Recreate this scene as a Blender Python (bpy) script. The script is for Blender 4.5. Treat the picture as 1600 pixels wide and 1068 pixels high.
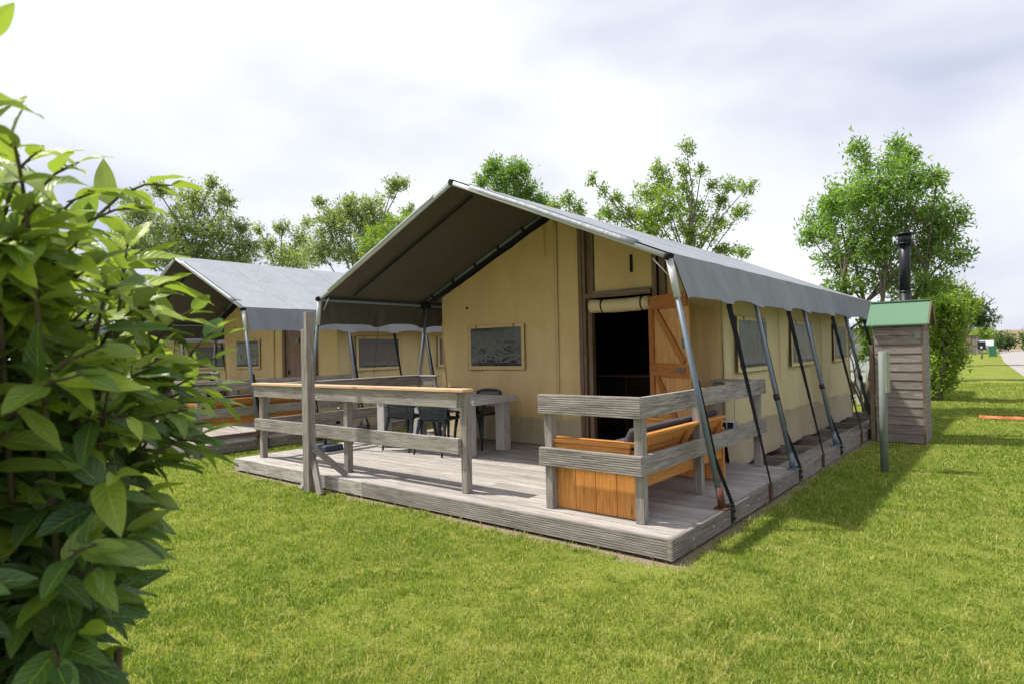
import bpy, math, random
import numpy as np
from mathutils import Vector, Matrix, noise
R = math.radians
sc = bpy.context.scene
for o in list(bpy.data.objects): bpy.data.objects.remove(o)
C = sc.collection
# ------------------------------------------------------------------ camera
CX, CY, CZ = 1.8906, -3.9699, 1.3133
YAW, PITCH, ROLL, FPX = -0.6884, 0.0143, -0.0222, 973.9
FWD = Vector((math.sin(YAW)*math.cos(PITCH), math.cos(YAW)*math.cos(PITCH), math.sin(PITCH)))
_r = Vector((math.cos(YAW), -math.sin(YAW), 0)); _u = _r.cross(FWD)
RGT = _r*math.cos(ROLL)+_u*math.sin(ROLL); UPV = -_r*math.sin(ROLL)+_u*math.cos(ROLL)
CAM = Vector((CX, CY, CZ))
cd = bpy.data.cameras.new('camera'); cam = bpy.data.objects.new('camera', cd); C.objects.link(cam)
M = Matrix((RGT, UPV, -FWD)).transposed().to_4x4(); M.translation = CAM
cam.matrix_world = M
cd.sensor_width = 36; cd.lens = FPX/1600*36; cd.clip_start = .05; cd.clip_end = 3000
cd.dof.use_dof = True; cd.dof.focus_distance = 6.5; cd.dof.aperture_fstop = 6.3
sc.camera = cam
# ------------------------------------------------------------------ sun, sky, exposure
SUN = Vector((-.555, -.27, 1)).normalized()
sl = bpy.data.lights.new('sun', 'SUN'); so = bpy.data.objects.new('sun', sl); C.objects.link(so)
sl.energy = 3.7; sl.angle = R(1.6); sl.color = (1, .95, .87)
so.rotation_euler = SUN.to_track_quat('Z', 'Y').to_euler(); so.location = (-20, -10, 30)
w = bpy.data.worlds.new('World'); sc.world = w; w.use_nodes = True
nt = w.node_tree; nt.nodes.clear(); N = nt.nodes.new; L = nt.links.new
sky = N('ShaderNodeTexSky'); sky.sky_type = 'NISHITA'; sky.sun_disc = False
sky.sun_elevation = math.asin(SUN.z); sky.sun_rotation = math.atan2(SUN.x, SUN.y)
b1 = N('ShaderNodeBackground'); b1.inputs[1].default_value = .07; L(sky.outputs[0], b1.inputs[0])
tc = N('ShaderNodeTexCoord'); mp = N('ShaderNodeMapping'); mp.inputs['Scale'].default_value = (1, 1, 2.4); mp.inputs['Location'].default_value = (.35, .1, .2)
L(tc.outputs['Generated'], mp.inputs[0])
n1 = N('ShaderNodeTexNoise'); n1.inputs['Scale'].default_value = 1.45; n1.inputs['Detail'].default_value = 5; n1.inputs['Roughness'].default_value = .46; n1.inputs['Distortion'].default_value = .3
L(mp.outputs[0], n1.inputs[0])
rp = N('ShaderNodeValToRGB'); rp.color_ramp.elements[0].position = .36; rp.color_ramp.elements[0].color = (.50, .53, .665, 1)
rp.color_ramp.elements[1].position = .58; rp.color_ramp.elements[1].color = (.86, .87, .90, 1); 
dt = N('ShaderNodeVectorMath'); dt.operation = 'DOT_PRODUCT'; L(tc.outputs['Generated'], dt.inputs[0]); dt.inputs[1].default_value = (-.72, -.62, .1)
ma = N('ShaderNodeMath'); ma.operation = 'MULTIPLY_ADD'; L(dt.outputs['Value'], ma.inputs[0]); ma.inputs[1].default_value = .17; L(n1.outputs[0], ma.inputs[2])
L(ma.outputs[0], rp.inputs[0])
b2 = N('ShaderNodeBackground'); b2.inputs[1].default_value = .76; L(rp.outputs[0], b2.inputs[0])
ms = N('ShaderNodeMixShader'); ms.inputs[0].default_value = .86; L(b1.outputs[0], ms.inputs[1]); L(b2.outputs[0], ms.inputs[2])
wo = N('ShaderNodeOutputWorld'); L(ms.outputs[0], wo.inputs[0])
sc.view_settings.view_transform = 'Standard'; sc.view_settings.look = 'None'; sc.view_settings.gamma = 1
sc.view_settings.exposure = .80
sc.render.resolution_x = 1024; sc.render.resolution_y = 683
G = -.17

def at(u, v, d):
    """point on the line of sight through (u, v) of the photograph, d metres away horizontally"""
    r = FWD + RGT*((u-800)/FPX) - UPV*((v-534)/FPX)
    return CAM + r*(d/math.hypot(r.x, r.y))
# ------------------------------------------------------------------ materials
class NM:
    def __init__(s, name):
        s.m = bpy.data.materials.new(name); s.m.use_nodes = True; s.t = s.m.node_tree
        s.p = s.t.nodes['Principled BSDF']; s.out = s.t.nodes['Material Output']
    def n(s, k, **kw):
        x = s.t.nodes.new(k)
        for a, b in kw.items():
            if a[0] == '_': x.inputs[a[1:].replace('_', ' ')].default_value = b
            else: setattr(x, a, b)
        return x
    def l(s, a, b): s.t.links.new(a, b)
    def uv(s, sx, sy, sz=1, loc=(0, 0, 0)):
        t = s.n('ShaderNodeTexCoord'); m = s.n('ShaderNodeMapping', _Scale=(sx, sy, sz), _Location=loc); s.l(t.outputs['UV'], m.inputs[0]); return m.outputs[0]
    def ob(s, sx, sy, sz):
        t = s.n('ShaderNodeTexCoord'); m = s.n('ShaderNodeMapping', _Scale=(sx, sy, sz)); s.l(t.outputs['Object'], m.inputs[0]); return m.outputs[0]
    def noise(s, vec, scale, detail=4, rough=.5, dist=0):
        x = s.n('ShaderNodeTexNoise', _Scale=scale, _Detail=detail, _Roughness=rough, _Distortion=dist); s.l(vec, x.inputs['Vector']); return x.outputs[0]
    def ramp(s, fac, *st):
        x = s.n('ShaderNodeValToRGB'); e = x.color_ramp.elements
        while len(e) < len(st): e.new(.5)
        for i, (p, c) in enumerate(st): e[i].position = p; e[i].color = (*c, 1) if len(c) == 3 else c
        s.l(fac, x.inputs[0]); return x.outputs[0]
    def mix(s, f, a, b, mode='MIX'):
        x = s.n('ShaderNodeMix', data_type='RGBA', blend_type=mode)
        for i, q in ((0, f), (6, a), (7, b)):
            if hasattr(q, 'is_linked'): s.l(q, x.inputs[i])
            else: x.inputs[i].default_value = (*q, 1) if isinstance(q, tuple) else q
        return x.outputs[2]
    def math(s, op, a, b=0.):
        x = s.n('ShaderNodeMath', operation=op)
        for i, q in ((0, a), (1, b)):
            if hasattr(q, 'is_linked'): s.l(q, x.inputs[i])
            else: x.inputs[i].default_value = q
        return x.outputs[0]
    def attr(s, name='rnd'):
        x = s.n('ShaderNodeAttribute', attribute_name=name); return x.outputs['Fac']
    def bump(s, h, strength=.3, dist=.01, nrm=None):
        x = s.n('ShaderNodeBump', _Strength=strength, _Distance=dist); s.l(h, x.inputs['Height'])
        if nrm: s.l(nrm, x.inputs['Normal'])
        s.l(x.outputs[0], s.p.inputs['Normal']); return x.outputs[0]
    def col(s, c): s.l(c, s.p.inputs['Base Color'])
    def set(s, rough=.5, metal=0, spec=.5, base=None):
        s.p.inputs['Roughness'].default_value = rough; s.p.inputs['Metallic'].default_value = metal
        s.p.inputs['Specular IOR Level'].default_value = spec
        if base: s.p.inputs['Base Color'].default_value = (*base, 1)
        return s

def wood(name, dark, mid, light, rough=.8, knots=.5, rv=.35, green=None, groove=0, streak=110):
    # each board carries its own tone
    s = NM(name); s.set(rough, 0, .25)
    r = s.attr()
    g = s.noise(s.uv(1.5, 16), 2.2, 5, .6, 1.2)
    f = s.noise(s.uv(2.2, streak), 1.6, 4, .62, .3)
    big = s.noise(s.uv(.9, 3), 1.3, 3, .6)
    c = s.ramp(s.math('ADD', s.math('MULTIPLY', g, .5), s.math('MULTIPLY', f, .5)), (.38, dark), (.49, mid), (.60, light))
    c = s.mix(s.math('MULTIPLY', r, rv), c, s.mix(.5, dark, mid), 'MIX')
    c = s.mix(s.ramp(big, (.35, (0, 0, 0)), (.75, (.55, .55, .55))), c, light)
    v = s.n('ShaderNodeTexVoronoi', _Scale=1.0); s.l(s.uv(1.6, 9), v.inputs['Vector'])
    k = s.ramp(v.outputs['Distance'], (.03, (knots,)*3), (.11, (0, 0, 0)))
    c = s.mix(k, c, tuple(x*.35 for x in dark))
    if green:
        t = s.ob(1, 1, 1); gn = s.ramp(s.noise(t, 1.1, 4, .6), (.56, (0, 0, 0)), (.8, (.5,)*3)); c = s.mix(gn, c, green)
    crack = s.ramp(s.noise(s.uv(1.2, 60, 1, (3, 1, 0)), 2, 3, .7), (.62, (0, 0, 0)), (.72, (.6,)*3))
    c = s.mix(crack, c, tuple(x*.45 for x in dark))
    s.col(c)
    h = s.math('SUBTRACT', f, s.math('MULTIPLY', crack, .8))
    if groove:
        sep = s.n('ShaderNodeSeparateXYZ'); s.l(s.uv(1, 1), sep.inputs[0])
        gr = s.math('SINE', s.math('MULTIPLY', sep.outputs[1], 6.2832/groove))
        gr2 = s.ramp(s.math('ADD', s.math('MULTIPLY', gr, .5), .5), (.1, (0, 0, 0)), (.45, (1, 1, 1)))
        n = s.bump(gr2, .9, .004)
        s.bump(h, .5, .003, n)
    else: s.bump(h, .55, .003)
    return s.m
def canvas(name, a, b, rough=.8, stripes=0, dirt=None, spec=.2, gloss=None):
    s = NM(name); s.set(rough, 0, spec)
    n1 = s.noise(s.ob(1, 1, .35), 2.3, 5, .6); n2 = s.noise(s.ob(9, 9, 1.2), 2, 3, .5)
    c = s.mix(s.ramp(n1, (.3, (0, 0, 0)), (.7, (1, 1, 1))), a, b)
    if dirt: c = s.mix(s.ramp(s.noise(s.ob(1.4, 1.4, 1.4), 3, 6, .7), (.5, (0, 0, 0)), (.8, (.6,)*3)), c, dirt)
    s.col(c)
    w = s.noise(s.ob(300, 300, 300), 1, 1, .5)
    cr = s.noise(s.ob(1, 1, 1), 5, 4, .55, 1.4); x = s.math('ADD', s.math('ADD', n2, s.math('MULTIPLY', cr, .9)), s.math('MULTIPLY', w, .08))
    s.bump(x, .6, .018)
    return s.m
MT = {}
MT['weathered'] = wood('weathered_wood', (.105, .090, .078), (.22, .195, .174), (.39, .355, .33), green=(.17, .17, .085), knots=.8, streak=75)
MT['weathered_grooved'] = wood('weathered_grooved_wood', (.115, .098, .086), (.245, .216, .196), (.43, .395, .37), knots=.6, streak=75)
MT['deck'] = wood('deck_wood', (.15, .13, .112), (.335, .305, .28), (.52, .487, .455), knots=.9, rv=.95, streak=60)
MT['deck_side'] = wood('deck_side_wood', (.10, .085, .07), (.20, .175, .152), (.34, .308, .28), green=(.15, .15, .075), knots=.7, streak=70)
MT['cap'] = wood('fresh_cap_wood', (.42, .22, .12), (.60, .36, .22), (.72, .48, .32), rough=.6, knots=.4, rv=.2)
MT['orange'] = wood('oiled_orange_wood', (.34, .115, .022), (.55, .22, .052), (.70, .34, .10), rough=.48, knots=.75, rv=.6, streak=60)
MT['door'] = wood('oiled_door_wood', (.32, .14, .04), (.52, .27, .095), (.66, .38, .16), rough=.55, knots=.9, rv=.4, streak=60)
MT['door_rail'] = wood('dark_oiled_rail_wood', (.22, .07, .018), (.36, .135, .04), (.48, .20, .065), rough=.5, rv=.3)
MT['frame'] = wood('brown_frame_wood', (.085, .05, .03), (.16, .10, .06), (.26, .19, .13), rough=.75, rv=.5)
MT['brown_door'] = wood('brown_door_wood', (.12, .075, .055), (.20, .13, .10), (.30, .21, .17), rough=.8, rv=.7)
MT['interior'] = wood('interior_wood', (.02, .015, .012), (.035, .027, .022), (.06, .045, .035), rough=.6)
MT['shed'] = wood('shed_wood', (.095, .075, .062), (.20, .168, .148), (.34, .295, .27), knots=.9, rv=.8, streak=60)
MT['tan'] = canvas('tan_canvas', (.56, .405, .195), (.63, .47, .235), dirt=(.49, .36, .18))
MT['pale_tan'] = canvas('pale_tan_canvas', (.57, .47, .27), (.63, .53, .32), dirt=(.52, .42, .25))
MT['flap'] = canvas('mud_flap', (.37, .29, .18), (.44, .355, .225), rough=.6, dirt=(.46, .40, .31), spec=.4)
MT['roof'] = canvas('grey_roof_canvas', (.25, .27, .30), (.30, .32, .35), rough=.5, dirt=(.20, .215, .225), spec=.45)
MT['valance'] = canvas('grey_valance_canvas', (.19, .20, .215), (.25, .26, .28), rough=.55, dirt=(.23, .24, .23), spec=.35)
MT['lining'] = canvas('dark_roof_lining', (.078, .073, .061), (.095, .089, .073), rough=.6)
def simple(name, base, rough=.5, metal=0, var=.25, scale=8, spec=.5, bump=0):
    s = NM(name); s.set(rough, metal, spec)
    n = s.noise(s.ob(1, 1, 1), scale, 4, .6)
    s.col(s.mix(n, tuple(x*(1-var) for x in base), tuple(min(1, x*(1+var)) for x in base)))
    if bump: s.bump(s.noise(s.ob(1, 1, 1), scale*6, 4, .6), bump, .004)
    return s.m
MT['pole'] = simple('galvanised_pole', (.15, .185, .225), .5, .3, .2, 14)
MT['white_tube'] = simple('pale_aluminium_tube', (.50, .51, .52), .5, .2, .1, 10)
MT['black'] = simple('black_webbing', (.012, .0125, .015), .85, 0, .4, 20, spec=.2)
MT['rust'] = simple('rusty_iron', (.12, .05, .03), .85, .3, .6, 30, bump=.4)
MT['dark_iron'] = simple('dark_iron', (.05, .045, .04), .7, .6, .5, 30)
MT['chair'] = simple('dark_blue_grey_plastic', (.028, .036, .046), .45, 0, .15, 5)
MT['cushion'] = simple('charcoal_cushion_fabric', (.055, .053, .062), .9, 0, .2, 40, bump=.4)
MT['table'] = wood('bleached_table_wood', (.27, .26, .245), (.44, .43, .41), (.60, .59, .57), rv=.3)
MT['sage'] = simple('sage_green_paint', (.16, .19, .165), .75, 0, .12, 9)
MT['plate'] = simple('pale_sign_plate', (.24, .265, .195), .7, 0, .15, 20)
MT['shingle'] = simple('green_roofing_felt', (.105, .20, .125), .95, 0, .22, 60, bump=.5)
MT['stove'] = simple('matt_black_steel', (.016, .018, .024), .42, .4, .2, 6)
MT['white'] = simple('white_painted_boards', (.62, .64, .66), .6, 0, .08, 6)
MT['glass_dark'] = simple('dark_glass', (.02, .025, .03), .08, 0, .1, 3, spec=.8)
MT['bin'] = simple('green_bin_plastic', (.03, .16, .085), .5, 0, .1, 4)
MT['tape'] = simple('orange_plastic_netting', (.55, .15, .05), .7, 0, .25, 30, bump=.4)
MT['car'] = simple('silver_car_paint', (.55, .57, .60), .25, .4, .04, 3)
MT['tyre'] = simple('black_rubber', (.02, .02, .02), .9, 0, .2, 8)
MT['parasol'] = simple('grey_plastic_block', (.045, .06, .08), .6, 0, .25, 12)
for nm, a_, b_, ro_ in (('pane', (.022, .021, .021), (.055, .052, .050), .24), ('pane_side', (.09, .09, .093), (.155, .155, .155), .28)):  # side panes get a paler base colour for the sky they reflect
    s = NM('window_plastic_'+nm); s.set(ro_, 0, .55)
    s.col(s.mix(s.noise(s.ob(1, 1, 1), 4, 3, .5), a_, b_)); s.bump(s.noise(s.ob(12, 12, 4), 2.2, 3, .5), .35, .006); MT[nm] = s.m
def bark(name, c):
    s = NM(name); s.set(.9, 0, .2); n = s.noise(s.ob(1, 1, .25), 25, 5, .65)
    s.col(s.mix(n, tuple(x*.5 for x in c), tuple(x*1.5 for x in c))); s.bump(n, .6, .01); return s.m
MT['bark'] = bark('grey_bark', (.14, .12, .095)); MT['twig'] = bark('brown_twig', (.095, .075, .045))
def leaf(name, dk, md, lt, trans=.35, rough=.5, spec=.4, veins=False):
    s = NM(name); s.set(rough, 0, spec); r = s.attr()
    c = s.ramp(r, (0, dk), (.5, md), (1, lt))
    if veins:
        sep = s.n('ShaderNodeSeparateXYZ'); s.l(s.uv(1, 1), sep.inputs[0])
        ay = s.math('ABSOLUTE', s.math('SUBTRACT', sep.outputs[1], .5))
        mid = s.ramp(ay, (.0, (.45,)*3), (.035, (0, 0, 0)))
        wv = s.math('SINE', s.math('MULTIPLY', s.math('SUBTRACT', sep.outputs[0], s.math('MULTIPLY', ay, .55)), 50.))
        ve = s.ramp(wv, (.82, (0, 0, 0)), (1, (.13,)*3))
        c = s.mix(s.mix(1., mid, ve, 'LIGHTEN'), c, tuple(min(1, x*1.6+.03) for x in lt))
        gm = s.n('ShaderNodeNewGeometry')
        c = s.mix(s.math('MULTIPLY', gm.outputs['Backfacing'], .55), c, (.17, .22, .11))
        s.bump(s.math('ADD', wv, s.math('MULTIPLY', s.noise(s.uv(4, 4), 3, 2), 3.)), .25, .0016)
    s.col(c)
    t = s.n('ShaderNodeBsdfTranslucent'); s.l(s.mix(1., c, (1.5, 1.6, .6), 'MULTIPLY'), t.inputs[0])
    m = s.n('ShaderNodeMixShader', _Fac=trans) if False else s.n('ShaderNodeMixShader'); m.inputs[0].default_value = trans
    s.l(s.p.outputs[0], m.inputs[1]); s.l(t.outputs[0], m.inputs[2]); s.l(m.outputs[0], s.out.inputs[0]); return s.m
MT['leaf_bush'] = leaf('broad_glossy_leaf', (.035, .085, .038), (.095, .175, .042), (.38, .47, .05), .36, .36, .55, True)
MT['leaf_ash'] = leaf('ash_leaf', (.08, .15, .045), (.16, .27, .07), (.32, .42, .12), .48)
MT['leaf_pale'] = leaf('pale_olive_leaf', (.12, .175, .07), (.225, .28, .125), (.44, .47, .29), .42)
MT['leaf_bright'] = leaf('bright_green_leaf', (.09, .165, .03), (.19, .29, .05), (.35, .44, .09), .42)
MT['leaf_dark'] = leaf('dark_green_leaf', (.03, .07, .02), (.06, .115, .035), (.11, .17, .055))
MT['blade'] = leaf('grass_blade', (.095, .165, .020), (.213, .280, .040), (.48, .45, .17), .35, .6, .2)
# ground: lawn with dry and lush patches, soil showing along the deck edge
s = NM('lawn'); s.set(.95, 0, .1); o = s.ob(1, 1, 1)
big = s.noise(o, .55, 4, .6); med = s.noise(o, 3.2, 5, .65); fine = s.noise(o, 60, 4, .7)
c = s.mix(s.ramp(big, (.3, (0, 0, 0)), (.7, (1, 1, 1))), (.12, .165, .020), (.205, .242, .037))
c = s.mix(s.ramp(med, (.4, (0, 0, 0)), (.75, (.6,)*3)), c, (.29, .28, .08))
c = s.mix(s.ramp(fine, (.3, (.45,)*3), (.6, (0, 0, 0))), c, (.09, .13, .015))
sep = s.n('ShaderNodeSeparateXYZ'); s.l(o, sep.inputs[0])
def sdf(s, sep, x0, x1, y0, y1):
    dx = s.math('MAXIMUM', s.math('SUBTRACT', x0, sep.outputs[0]), s.math('SUBTRACT', sep.outputs[0], x1))
    dy = s.math('MAXIMUM', s.math('SUBTRACT', y0, sep.outputs[1]), s.math('SUBTRACT', sep.outputs[1], y1))
    return s.math('MAXIMUM', dx, dy)
d = s.math('MINIMUM', sdf(s, sep, -6.12, 0, 0, 10.2), sdf(s, sep, -13.7, -7.6, .1, 10.3))
d = s.math('ADD', d, s.math('MULTIPLY', s.math('SUBTRACT', s.noise(o, 4, 5, .7), .5), .42))
c = s.mix(s.ramp(d, (.02, (1, 1, 1)), (.12, (0, 0, 0))), c, s.mix(fine, (.13, .095, .065), (.42, .32, .23)))
s.col(c); s.bump(s.math('ADD', fine, med), .6, .03); MT['lawn'] = s.m
s = NM('asphalt'); s.set(.9, 0, .3); o = s.ob(1, 1, 1)
s.col(s.mix(s.noise(o, 1.2, 5, .6), (.27, .25, .24), (.36, .33, .315))); s.bump(s.noise(o, 90, 3), .4, .01); MT['road'] = s.m
s = NM('dune_grass'); s.set(1, 0, .1); o = s.ob(1, 1, 1)
c = s.ramp(s.noise(s.ob(.5, .5, 3), .12, 5, .65), (.35, (.13, .115, .06)), (.5, (.25, .19, .11)), (.62, (.22, .21, .09)))
s.col(c); MT['dune'] = s.m

# ------------------------------------------------------------------ mesh helpers
rng = random.Random(7)
class MB:
    def __init__(s, o=(0, 0, 0)): s.v = []; s.f = []; s.uv = []; s.r = []; s.o = Vector(o); s.sm = []
    def face(s, idx, uv, r, smooth=False): s.f.append(idx); s.uv.extend(uv); s.r.append(r); s.sm.append(smooth)
    def hexa(s, P, r=None, axis=None, uvo=None):
        # P: 8 corners, index = i + 2*j + 4*k; grain along the longest edge
        P = [Vector(p) for p in P]; b = len(s.v); s.v += P
        e = [(P[1]-P[0]).length, (P[2]-P[0]).length, (P[4]-P[0]).length]
        L = axis if axis is not None else e.index(max(e))
        r = rng.random() if r is None else r; ou, ov = (rng.random()*7, rng.random()*7) if uvo is None else uvo
        for q in ((0, 2, 3, 1), (4, 5, 7, 6), (0, 1, 5, 4), (2, 6, 7, 3), (0, 4, 6, 2), (1, 3, 7, 5)):
            ax = [a for a in range(3) if len({(i >> a) & 1 for i in q}) > 1]
            fx = [a for a in range(3) if a not in ax][0]
            if L in ax: ua, va = L, [a for a in ax if a != L][0]
            else: ua, va = ax[0], ax[1]
            s.face([b+i for i in q], [(((i >> ua) & 1)*e[ua]+ou, ((i >> va) & 1)*e[va]+ov+fx*.37) for i in q], r)
        return s
    def box(s, x0, x1, y0, y1, z0, z1, **k):
        return s.hexa([(x, y, z) for z in (z0, z1) for y in (y0, y1) for x in (x0, x1)], **k)
    def grooved(s, x0, x1, y0, y1, z0, z1, side, uvo=(0, 0)):
        """board with milled ridges on one face; side is 'front' (-y) or 'right' (+x)"""
        d = .007; r = rng.random(); n = max(3, round((z1-z0)/.018)); h = (z1-z0)/n; ax = 0 if side == 'front' else 1
        if side == 'front': s.box(x0, x1, y0+d, y1, z0, z1, r=r, uvo=uvo, axis=0)
        else: s.box(x0, x1-d, y0, y1, z0, z1, r=r, uvo=uvo, axis=1)
        for k in range(n):
            a, b = z0+k*h+.003, z0+(k+1)*h-.003
            if side == 'front': s.box(x0+.001, x1-.001, y0, y0+d+.001, a, b, r=r, uvo=(uvo[0], uvo[1]+k*h), axis=ax)
            else: s.box(x1-d-.001, x1, y0+.001, y1-.001, a, b, r=r, uvo=(uvo[0], uvo[1]+k*h), axis=ax)
        return s
    def beam(s, p, q, w, t, side=(0, 0, 1), **k):
        p = Vector(p); q = Vector(q); d = (q-p).normalized(); a = Vector(side); a = (a-d*a.dot(d)).normalized(); c = d.cross(a)
        return s.hexa([x+c*(t*j)+a*(w*m) for m in (-.5, .5) for j in (-.5, .5) for x in (p, q)], axis=0, **k)
    def tube(s, pts, rad, n=10, cap=True, r=None):
        pts = [Vector(p) for p in pts]; rad = rad if isinstance(rad, (list, tuple)) else [rad]*len(pts)
        r = rng.random() if r is None else r; b = len(s.v); up = None; ln = 0
        for i, p in enumerate(pts):
            d = (pts[min(i+1, len(pts)-1)]-pts[max(i-1, 0)]).normalized()
            if up is None: up = Vector((0, 0, 1)) if abs(d.z) < .9 else Vector((1, 0, 0))
            a = (up-d*up.dot(d)).normalized(); c = d.cross(a); up = a
            for k in range(n):
                t = 2*math.pi*k/n; s.v.append(p+(a*math.cos(t)+c*math.sin(t))*rad[i])
        for i in range(len(pts)-1):
            l2 = ln+(pts[i+1]-pts[i]).length
            for k in range(n):
                k2 = (k+1) % n; u0, u1 = k/n*.2, (k+1)/n*.2
                s.face([b+i*n+k, b+i*n+k2, b+(i+1)*n+k2, b+(i+1)*n+k], [(ln, u0), (ln, u1), (l2, u1), (l2, u0)], r, True)
            ln = l2
        if cap:
            s.face([b+k for k in range(n)][::-1], [(0, 0)]*n, r); s.face([b+(len(pts)-1)*n+k for k in range(n)], [(0, 0)]*n, r)
        return s
    def grid(s, fn, nu, nv, smooth=True, r=None, uvs=(1, 1)):
        b = len(s.v); r = rng.random() if r is None else r
        for j in range(nv+1):
            for i in range(nu+1): s.v.append(Vector(fn(i/nu, j/nv)))
        for j in range(nv):
            for i in range(nu):
                a = b+j*(nu+1)+i
                s.face([a, a+1, a+nu+2, a+nu+1], [(x/nu*uvs[0], y/nv*uvs[1]) for x, y in ((i, j), (i+1, j), (i+1, j+1), (i, j+1))], r, smooth)
        return s
    def poly(s, pts, depth, r=None, L=None):
        """flat outline pushed along the vector depth"""
        pts = [Vector(p) for p in pts]; n = len(pts); b = len(s.v); dp = Vector(depth); r = rng.random() if r is None else r
        s.v += pts+[p+dp for p in pts]
        nn = max(range(3), key=lambda i: abs(dp[i])); ax = [i for i in range(3) if i != nn]
        U = lambda p: (p[ax[0]], p[ax[1]])
        s.face([b+i for i in range(n)], [U(p) for p in pts], r); s.face([b+n+i for i in range(n)][::-1], [U(p) for p in pts][::-1], r)
        for i in range(n):
            j = (i+1) % n; l = (pts[j]-pts[i]).length
            s.face([b+j, b+i, b+n+i, b+n+j], [(l, 0), (0, 0), (0, dp.length), (l, dp.length)], r)
        return s
    def build(s, name, mat, parent=None, bevel=0, solid=0):
        me = bpy.data.meshes.new(name)
        me.from_pydata([tuple(v-s.o) for v in s.v], [], s.f)
        uv = me.uv_layers.new(name='UVMap'); uv.data.foreach_set('uv', np.array(s.uv, 'f').ravel())
        at_ = me.attributes.new('rnd', 'FLOAT', 'FACE'); at_.data.foreach_set('value', np.array(s.r, 'f'))
        me.polygons.foreach_set('use_smooth', s.sm)
        me.materials.append(mat if not isinstance(mat, str) else MT[mat]); me.update()
        ob = bpy.data.objects.new(name, me); C.objects.link(ob)
        if parent is not None: ob.parent = parent
        else: ob.location = s.o
        if solid: m = ob.modifiers.new('thickness', 'SOLIDIFY'); m.thickness = solid; m.offset = 0
        if bevel: m = ob.modifiers.new('bevel', 'BEVEL'); m.width = bevel; m.segments = 2; m.limit_method = 'ANGLE'; m.angle_limit = R(50)
        return ob
def thing(name, label, cat, loc, group=None, rz=0):
    o = bpy.data.objects.new(name, None); C.objects.link(o); o.location = loc; o.rotation_euler = (0, 0, rz)
    o.empty_display_size = .2; return tag(o, label, cat, group)
def tag(o, label=None, cat=None, group=None, kind=None):
    for k, v in (('label', label), ('category', cat), ('group', group), ('kind', kind)):
        if v: o[k] = v
    return o
def copy_tree(o, parent=None):
    c = o.copy(); C.objects.link(c)
    if parent is not None: c.parent = parent
    for ch in list(o.children): copy_tree(ch, c)
    return c
def dup(o, d, label, group=None):
    c = copy_tree(o); c.location = Vector(o.location)+Vector(d); c['label'] = label
    if group: c['group'] = group
    return c
def nz(x, y, z=0., s=1.): return noise.noise(Vector((x*s, y*s, z*s)))

# ------------------------------------------------------------------ ground, road, dunes
def hgt(x, y):
    d = max(0, y-112)/60.; h = 4.6*min(1, d)**1.5*(.8+.35*nz(x, y, 3, .013)+.1*nz(x, y, 1, .06)) if d > 0 else 0
    return G+h
g = MB((0, 0, G))
def gp(i, j, nx=60, ny=60):
    a = i*2-1; b = j*2-1
    return a
xs = sorted({-2000, -1000, -500, -250, -120, 120, 250, 500, 1000, 2000, *[i*6 for i in range(-14, 15)]})
ys = sorted({-600, -200, -60, -20, 0, 20, 40, 60, 80, 100, 110, 116, *[112+i*5 for i in range(1, 26)], 260, 320, 450, 700, 1200, 2000})
for j in range(len(ys)):
    for i in range(len(xs)): g.v.append(Vector((xs[i], ys[j], hgt(xs[i], ys[j]))))
nx = len(xs)
for j in range(len(ys)-1):
    for i in range(nx-1):
        a = j*nx+i
        if ys[j] < 110: g.face([a, a+1, a+nx+1, a+nx], [(0, 0)]*4, 0, True)
gr = g.build('grass_ground', 'lawn'); tag(gr, kind='structure')
h = MB((0, 0, G)); h.v = g.v
for j in range(len(ys)-1):
    for i in range(nx-1):
        a = j*nx+i
        if ys[j] >= 110: h.face([a, a+1, a+nx+1, a+nx], [(0, 0)]*4, 0, True)
tag(h.build('dune_hills', 'dune'), kind='structure')
rd = MB((3, 0, G))
edge = [(4.0, -30), (3.15, 0), (2.5, 14), (1.83, 28.4), (.75, 50), (-.81, 100), (-1.8, 114)]
prev = None
for i in range(len(edge)-1):
    (x0, y0), (x1, y1) = edge[i], edge[i+1]; w0 = 3.4
    b = len(rd.v); rd.v += [Vector((x0, y0, G+.006)), Vector((x0+w0, y0, G+.006)), Vector((x1+w0, y1, G+.006)), Vector((x1, y1, G+.006))]
    rd.face([b, b+1, b+2, b+3], [(0, 0)]*4, 0)
b = len(rd.v); rd.v += [Vector(p) for p in ((-1.8, 107, G+.010), (30, 92, G+.010), (30, 96, G+.010), (-2, 112, G+.010))]; rd.face([b, b+1, b+2, b+3], [(0, 0)]*4, 0)
tag(rd.build('road', 'road'), kind='structure')

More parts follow.
